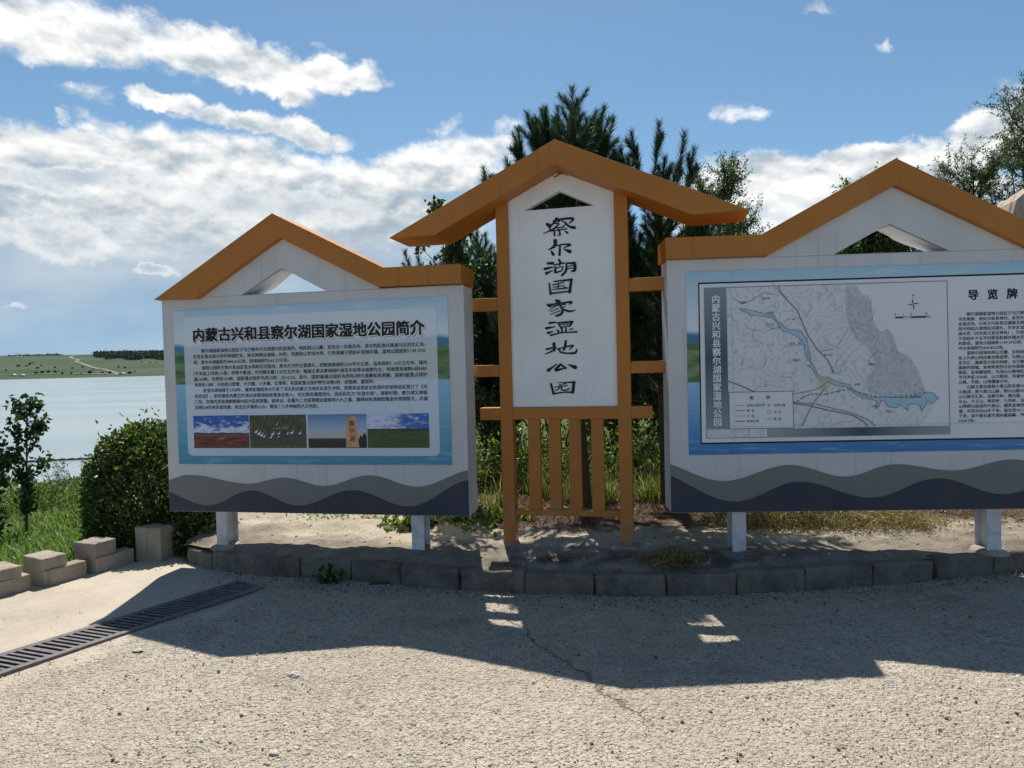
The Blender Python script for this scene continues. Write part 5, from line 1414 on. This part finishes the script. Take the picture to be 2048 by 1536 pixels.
def scatter(n, fn):
    P = []
    while len(P) < n:
        p = fn()
        if p is not None: P.append(p)
    return np.array(P)
def bank_grass():
    def f():
        x = random.uniform(-8.6, -3.75); y = random.uniform(5.0, 10.5)
        e = road_edge(x) if x > -9 else 0
        if y < e + 0.32 or ground_z(x, y) > 0.12: return None
        return (x, y, ground_z(x, y) - 0.02)
    P = scatter(17000, f); V, F = blades(P, np.full(len(P), 0.24), 0.5, 0.006)
    P2 = scatter(6000, f); P2[:, 2] += RNG.uniform(0.02, 0.2, len(P2)); V2, F2 = leaves(P2, np.full(len(P2), 0.05), (0, 0, 0.3), 0.5)
    a = Acc(); a.put(V, F); F2t = np.concatenate([F2[:, [0, 1, 2]], F2[:, [0, 2, 3]]]); a.put(V2, F2t)
    tag(a.build('bank_grass', 'grass_blade'), kind='stuff')
    def f2():
        x = random.uniform(-22, -4.2); y = random.uniform(9.0, 30)
        if x / y > -0.36 or x / y < -0.85: return None
        return (x, y, ground_z(x, y) + random.uniform(0, 0.18) * (0.4 + hill_noise(x, y, 0.6, 3)))
    P = scatter(30000, f2); V, F = leaves(P, np.full(len(P), 0.085), (0, 0, 0.5), 0.45)
    tag(tri_mesh('bank_undergrowth', V, F, 'shrub_leaf'), kind='stuff')
bank_grass()

def verge_plants():
    # tall grass and weeds below the pines
    def f():
        x = random.uniform(-1.3, 7.5); y = random.uniform(7.1, 8.9)
        if x > 1.75 and y < 7.9: return None
        k = hill_noise(x, y, 1.4, 3)
        if k < -0.1 + 0.25 * random.random(): return None
        return (x, y, 0.22)
    P = scatter(14000, f); V, F = blades(P, 0.18 + 0.30 * RNG.random(len(P)), 0.45, 0.005)
    tag(tri_mesh('tall_grass', V, F, 'verge_grass'), kind='stuff')
    def f2():
        x = random.uniform(-0.7, 4.6); y = random.uniform(6.1, 7.6)
        return (x, y, verge_z(x, y) + random.uniform(0, 0.03))
    P = scatter(9000, f2)
    P = P[(P[:, 1] - 6.45 + 0.2 * np.sin(P[:, 0] * 3)) > 0]
    V, F = leaves(P, np.full(len(P), 0.06), (0, 0, 0.05), 0.16)
    tag(tri_mesh('plant_litter', V, F, 'litter'), kind='stuff')
verge_plants()
def shrub(name, loc, rad, label, leafm, size, n, seed, group=None):
    rng = np.random.default_rng(seed)
    root = empty(name, loc, 0, label, 'shrub', group)
    tr = Acc(); pos = []
    for k in range(max(10, n // 60)):
        a = rng.uniform(0, 6.28); r = rng.random() ** 0.5
        e = np.array([math.cos(a) * r * rad[0], math.sin(a) * r * rad[1], rad[2] * rng.uniform(0.4, 1.0) * (1 - 0.3 * r)])
        p = np.array([e * np.array([0.15, 0.15, 0]), e * np.array([0.55, 0.55, 0.6]), e]); tr.put(*tube(p, [0.008, 0.006, 0.002], 4))
        u = rng.uniform(0.3, 1, 60) * 1.999; i = u.astype(int)
        pos.append(p[i] + (p[i + 1] - p[i]) * (u - i)[:, None] + rng.normal(0, size * 1.2, (60, 3)))
    tr.build('stems', 'bark', root); P = np.concatenate(pos)
    V, F = leaves(P, np.full(len(P), size), (0, 0, 0.2), 0.5); tri_mesh('crown', V, F, leafm, root)
G3 = 'shrubs behind the signs'
for x, y, r_, h, mt, lb, sd in ((-0.55, 8.05, 0.5, 0.95, 'shrub_leaf', 'bright green shrub between the introduction board and the left orange post', 1), (0.15, 8.2, 0.5, 0.85, 'hedge_leaf', 'dark shrub behind the left slats of the tall sign', 2),
                                (0.72, 7.9, 0.45, 0.8, 'shrub_leaf', 'light green shrub behind the right slats of the tall sign', 3), (1.35, 8.1, 0.55, 1.0, 'shrub_leaf', 'green shrub between the right orange post and the map board', 4),
                                (1.95, 7.9, 0.5, 0.8, 'hedge_leaf', 'dark shrub half hidden by the left edge of the map board', 5)):
    shrub('shrub', (x, y, 0.2), (r_, r_ * 0.8, h), lb, mt, 0.05, 1700, sd, G3)
hedge('clipped_hedge', (-0.85, 9.35, 0.15), (0.95, 0.45, 1.25), 'clipped green hedge seen in the gap beside the introduction board', 'hedge', 'hedge_leaf', 0.05, 9000, 14, 4.0)
hedge('clipped_hedge', (0.60, 9.55, 0.15), (0.9, 0.45, 1.3), 'clipped dark hedge behind the slats of the tall sign', 'hedge', 'hedge_leaf', 0.05, 9000, 16, 4.0)
hedge('clipped_hedge', (1.85, 9.4, 0.15), (0.9, 0.45, 1.15), 'clipped dark hedge seen in the gap beside the map board', 'hedge', 'hedge_leaf', 0.05, 8000, 15, 4.0)
def tuft(name, loc, r_, h, n, m, label, cat, lean=0.6, w=0.0035):
    # wiry weeds: thin stems leaning every way with small narrow leaves along them
    root_p = np.stack([RNG.normal(0, r_, n), RNG.normal(0, r_ * 0.6, n), np.zeros(n)], 1)
    a = Acc()
    V, F = blades(root_p[: n // 4], np.full(n // 4, h * 0.8), lean * 1.6, w); a.put(V, F)
    P = np.repeat(root_p, 6, 0) + RNG.normal(0, 0.03, (n * 6, 3))
    P[:, 2] = np.abs(P[:, 2]) + h * RNG.random(n * 6) ** 1.5 * np.exp(-((P[:, 0] / (2.0 * r_)) ** 2)) * 0.8
    V, F = leaves(P, np.full(n * 6, 0.036), (0, 0, 0.1), 0.26); a.put(V, np.concatenate([F[:, [0, 1, 2]], F[:, [0, 2, 3]]]))
    o = a.build(name, m); o.location = loc
    return tag(o, label, cat)
tuft('grass_tuft', (1.20, 5.31, 0.185), 0.085, 0.09, 300, 'dry_grass', 'dry yellowish grass tuft lying on the kerb right of the tall sign', 'grass tuft', 0.9)
tuft('yellow_weeds', (2.75, 6.40, 0.19), 0.28, 0.36, 1300, 'dry_grass', 'tallest clump of sunlit yellow weeds, under the middle of the map board', 'weeds', 0.8)
tuft('yellow_weeds', (2.25, 6.35, 0.19), 0.24, 0.22, 700, 'dry_grass', 'smaller patch of yellow weeds right of the left leg of the map board', 'weeds', 0.8)
tuft('yellow_weeds', (3.35, 6.25, 0.19), 0.24, 0.18, 700, 'dry_grass', 'thin straw-coloured weeds left of the right leg of the map board', 'weeds', 0.8)
def rosette(loc, r_, n, size, label, m='shrub_leaf', name='weed', cat='weed', asp=0.5):
    P = np.stack([RNG.normal(0, r_, n), RNG.normal(0, r_ * 0.7, n), np.abs(RNG.normal(0.03, 0.03, n))], 1)
    V, F = leaves(P, np.full(n, size), (0, 0, 0.4), asp); o = tri_mesh(name, V, F, m); o.location = loc; return tag(o, label, cat)
rosette((-1.55, 5.66, 0.0), 0.05, 60, 0.07, 'small dark green weed growing at the foot of the kerb left of centre', 'hedge_leaf')
rosette((-0.98, 6.62, 0.20), 0.13, 150, 0.10, 'broad-leaved plant patch left of the right leg of the introduction board', 'shrub_leaf', 'leafy_plant', 'plant', 0.6)
rosette((-0.30, 6.70, 0.20), 0.20, 260, 0.10, 'broad-leaved plant patch right of the right leg of the introduction board', 'shrub_leaf', 'leafy_plant', 'plant', 0.6)
rosette((-1.55, 7.35, 0.22), 0.35, 500, 0.06, 'green ground plants showing below the bottom edge of the introduction board', 'grass_blade', 'leafy_plant', 'plant', 0.4)

# ------------------------------------------------------------------ stone stele, boom, far shore
def stele():
    bm = bmesh.new(); bmesh.ops.create_cube(bm, size=1.0)
    bmesh.ops.subdivide_edges(bm, edges=bm.edges[:], cuts=9, use_grid_fill=True)
    for v in bm.verts:
        p = v.co.copy(); t = p.z + 0.5
        w = 0.62 * (1 - 0.22 * t); z = t * 4.15 + 0.1
        q = Vector((p.x * 2 * w, p.y * 0.7, z))
        if t > 0.9:
            k = (t - 0.9) / 0.1; q.z -= 0.22 * abs(p.x * 2) ** 3 * k; q.x *= 1 - 0.06 * k
        q += noise.noise_vector(Vector((q.x * 2.2, q.y * 2.2, q.z * 0.6))) * 0.07 + noise.noise_vector(Vector((q.x * 9, q.y * 9, q.z * 2))) * 0.02
        v.co = q
    me = bpy.data.meshes.new('stone_stele'); bm.to_mesh(me); bm.free(); me.materials.append(MATS['rock_face'])
    o = bpy.data.objects.new('stone_stele', me); COL.objects.link(o); o.location = (8.28, 11.0, 0.0); o.rotation_euler = (0, 0, R(-12))
    tag(o, 'tall upright natural stone behind the map board roof at the right edge', 'standing stone')
stele()
def boom():
    xs = np.linspace(-62, -36, 90)
    P = np.stack([xs, 71.5 + 0.24 * (xs + 50) + 0.25 * np.sin(xs * 0.5), np.full(90, LAKE_Z + 0.06)], 1)
    V, F = tube(P, 0.13 + 0.05 * np.sin(np.arange(90) * 2.1), 6)
    tag(tri_mesh('floating_boom', V, F, 'boom_float', smooth=True), 'thin dark floating line across the lake behind the sapling', 'floating boom')
boom()
def far_shore():
    def strip(name, pts, w, m, lift=0.8):
        V, F = [], []
        P = []
        for k in range(len(pts) - 1):
            for q in range(8):
                t = q / 8; P.append((pts[k][0] + (pts[k + 1][0] - pts[k][0]) * t, pts[k][1] + (pts[k + 1][1] - pts[k][1]) * t))
        P.append(pts[-1])
        for k, (x, y) in enumerate(P):
            a, b = P[max(0, k - 1)], P[min(len(P) - 1, k + 1)]; d = Vector((b[0] - a[0], b[1] - a[1])).normalized(); n = Vector((-d.y, d.x)) * w / 2
            for s_ in (-1, 1): V.append((x + n.x * s_, y + n.y * s_, hill_z(x + n.x * s_, y + n.y * s_) + lift))
        F = [(2 * k, 2 * k + 1, 2 * k + 3, 2 * k + 2) for k in range(len(P) - 1)]
        tag(tri_mesh(name, V, F, m), kind='structure')
    def on(px, py):
        # point of the hillside seen at that place of the photograph
        d = _right * ((px - 1024) / 1400) - _f * -1 - _up * ((py - 768) / 1400)
        t = 1000.0
        for _ in range(900):
            t += 1.5; p = Vector((0, 0, 1.75)) + d * t
            if hill_z(p.x, p.y) > p.z: break
        return (p.x, p.y)
    strip('hill_track', [on(160, 710), on(140, 715), on(148, 718), on(158, 720), on(151, 724), on(166, 728), on(178, 733), on(196, 738), on(206, 738.5)], 9, 'track')
    strip('hill_track', [on(206, 738.5), on(225, 744), on(240, 750)], 8, 'track')
    strip('shore_track', [on(0, 751), on(60, 749), on(130, 748), on(200, 748), on(240, 750)], 7, 'track')
    # far trees: one shared ragged crown mesh, copied
    rng = np.random.default_rng(5)
    P = unit(rng.normal(size=(420, 3))) * rng.uniform(0.5, 1.0, (420, 1)) * np.array([1, 1, 0.9]) + np.array([0, 0, 0.85])
    V, F = leaves(P, np.full(len(P), 0.5), (0, 0, 0.2), 0.8)
    first = None
    spots = [(x, y) for x, y in ((72, 748), (82, 748), (85, 745.5), (97, 745), (110, 744), (112, 747.5), (125, 748), (143, 748), (163, 749), (57, 731), (37, 733), (66, 727), (82, 732), (75, 737), (110, 736), (145, 737), (165, 735), (186, 741), (237, 735), (250, 736), (260, 747), (284, 724), (300, 726), (312, 725), (270, 744), (35, 711), (75, 711), (205, 746), (12, 741), (180, 747), (220, 747), (52, 733), (60, 729))]
    for k, (x, y) in enumerate(spots):
        hx, hy = on(x, y)
        if first is None:
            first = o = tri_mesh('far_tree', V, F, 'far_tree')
        else:
            o = first.copy(); COL.objects.link(o)
        s_ = rng.uniform(1.3, 2.7); o.scale = (s_ * rng.uniform(0.9, 1.5), s_, s_ * rng.uniform(0.8, 1.2)); o.location = (hx, hy, hill_z(hx, hy) - 0.5); o.rotation_euler = (0, 0, rng.uniform(0, 6))
        tag(o, 'tiny dark tree dotted on the green hillside across the lake', 'tree', 'far trees on the hillside')
    # pine wood at the right of the hill and tree line on its crest
    W = []
    for k in range(1500):
        px = 190 + 175 * random.random() ** 0.8; lo = 719 if px > 215 else 714
        py = random.uniform(708 - 5 * (px - 190) / 175, lo + 2 * math.sin(px * 0.1))
        hx, hy = on(px, py); W.append((hx, hy, hill_z(hx, hy)))
    for k in range(240):
        px = random.uniform(-40, 125); hx, hy = on(px, 705.8 + 0.3 * math.sin(px * 0.13)); W.append((hx, hy, hill_z(hx, hy) - 2.5 * random.random() - (3 if random.random() < 0.5 else 0)))
    W = np.array(W); n = len(W); a = Acc()
    rngs = rng.uniform(0.7, 1.3, n)
    P = (W[:, None, :] + rng.normal(0, 1, (n, 14, 3)) * np.array([3.2, 3.2, 2.2]) + np.array([0, 0, 4.5])).reshape(-1, 3)
    V, F = leaves(P, np.full(len(P), 4.2), (0, 0, 0.5), 0.8)
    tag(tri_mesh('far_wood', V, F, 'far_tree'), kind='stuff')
    for px, py, s_ in ((27, 752.0, 5.0), (44, 752.5, 6.0), (244, 749.5, 6.0)):
        hx, hy = on(px, py); z = hill_z(hx, hy)
        m = MB(); w = s_ * 0.9
        m.quadbox(-w, w, -2.5, 2.5, 0, 2.4)
        m.prism([(-w * 1.08, 2.4), (w * 1.08, 2.4), (0, 4.0)], -2.8, 2.8)
        o = m.build('shore_hut', 'far_white'); o.location = (hx, hy, z)
        tag(o, {27: 'white speck of a hut on the far shore, leftmost of three', 44: 'white hut on the far shore, middle of three', 244: 'white hut on the far shore at the end of the hill track'}[px], 'hut', 'huts on the far shore')
far_shore()
bpy.data.objects.remove(_fobj); bpy.data.curves.remove(_font)
SC.cycles.use_adaptive_sampling = True
SC.cycles.adaptive_threshold = 0.015
SC.cycles.max_bounces = 6
SC.cycles.transparent_max_bounces = 4
SC.cycles.use_denoising = True
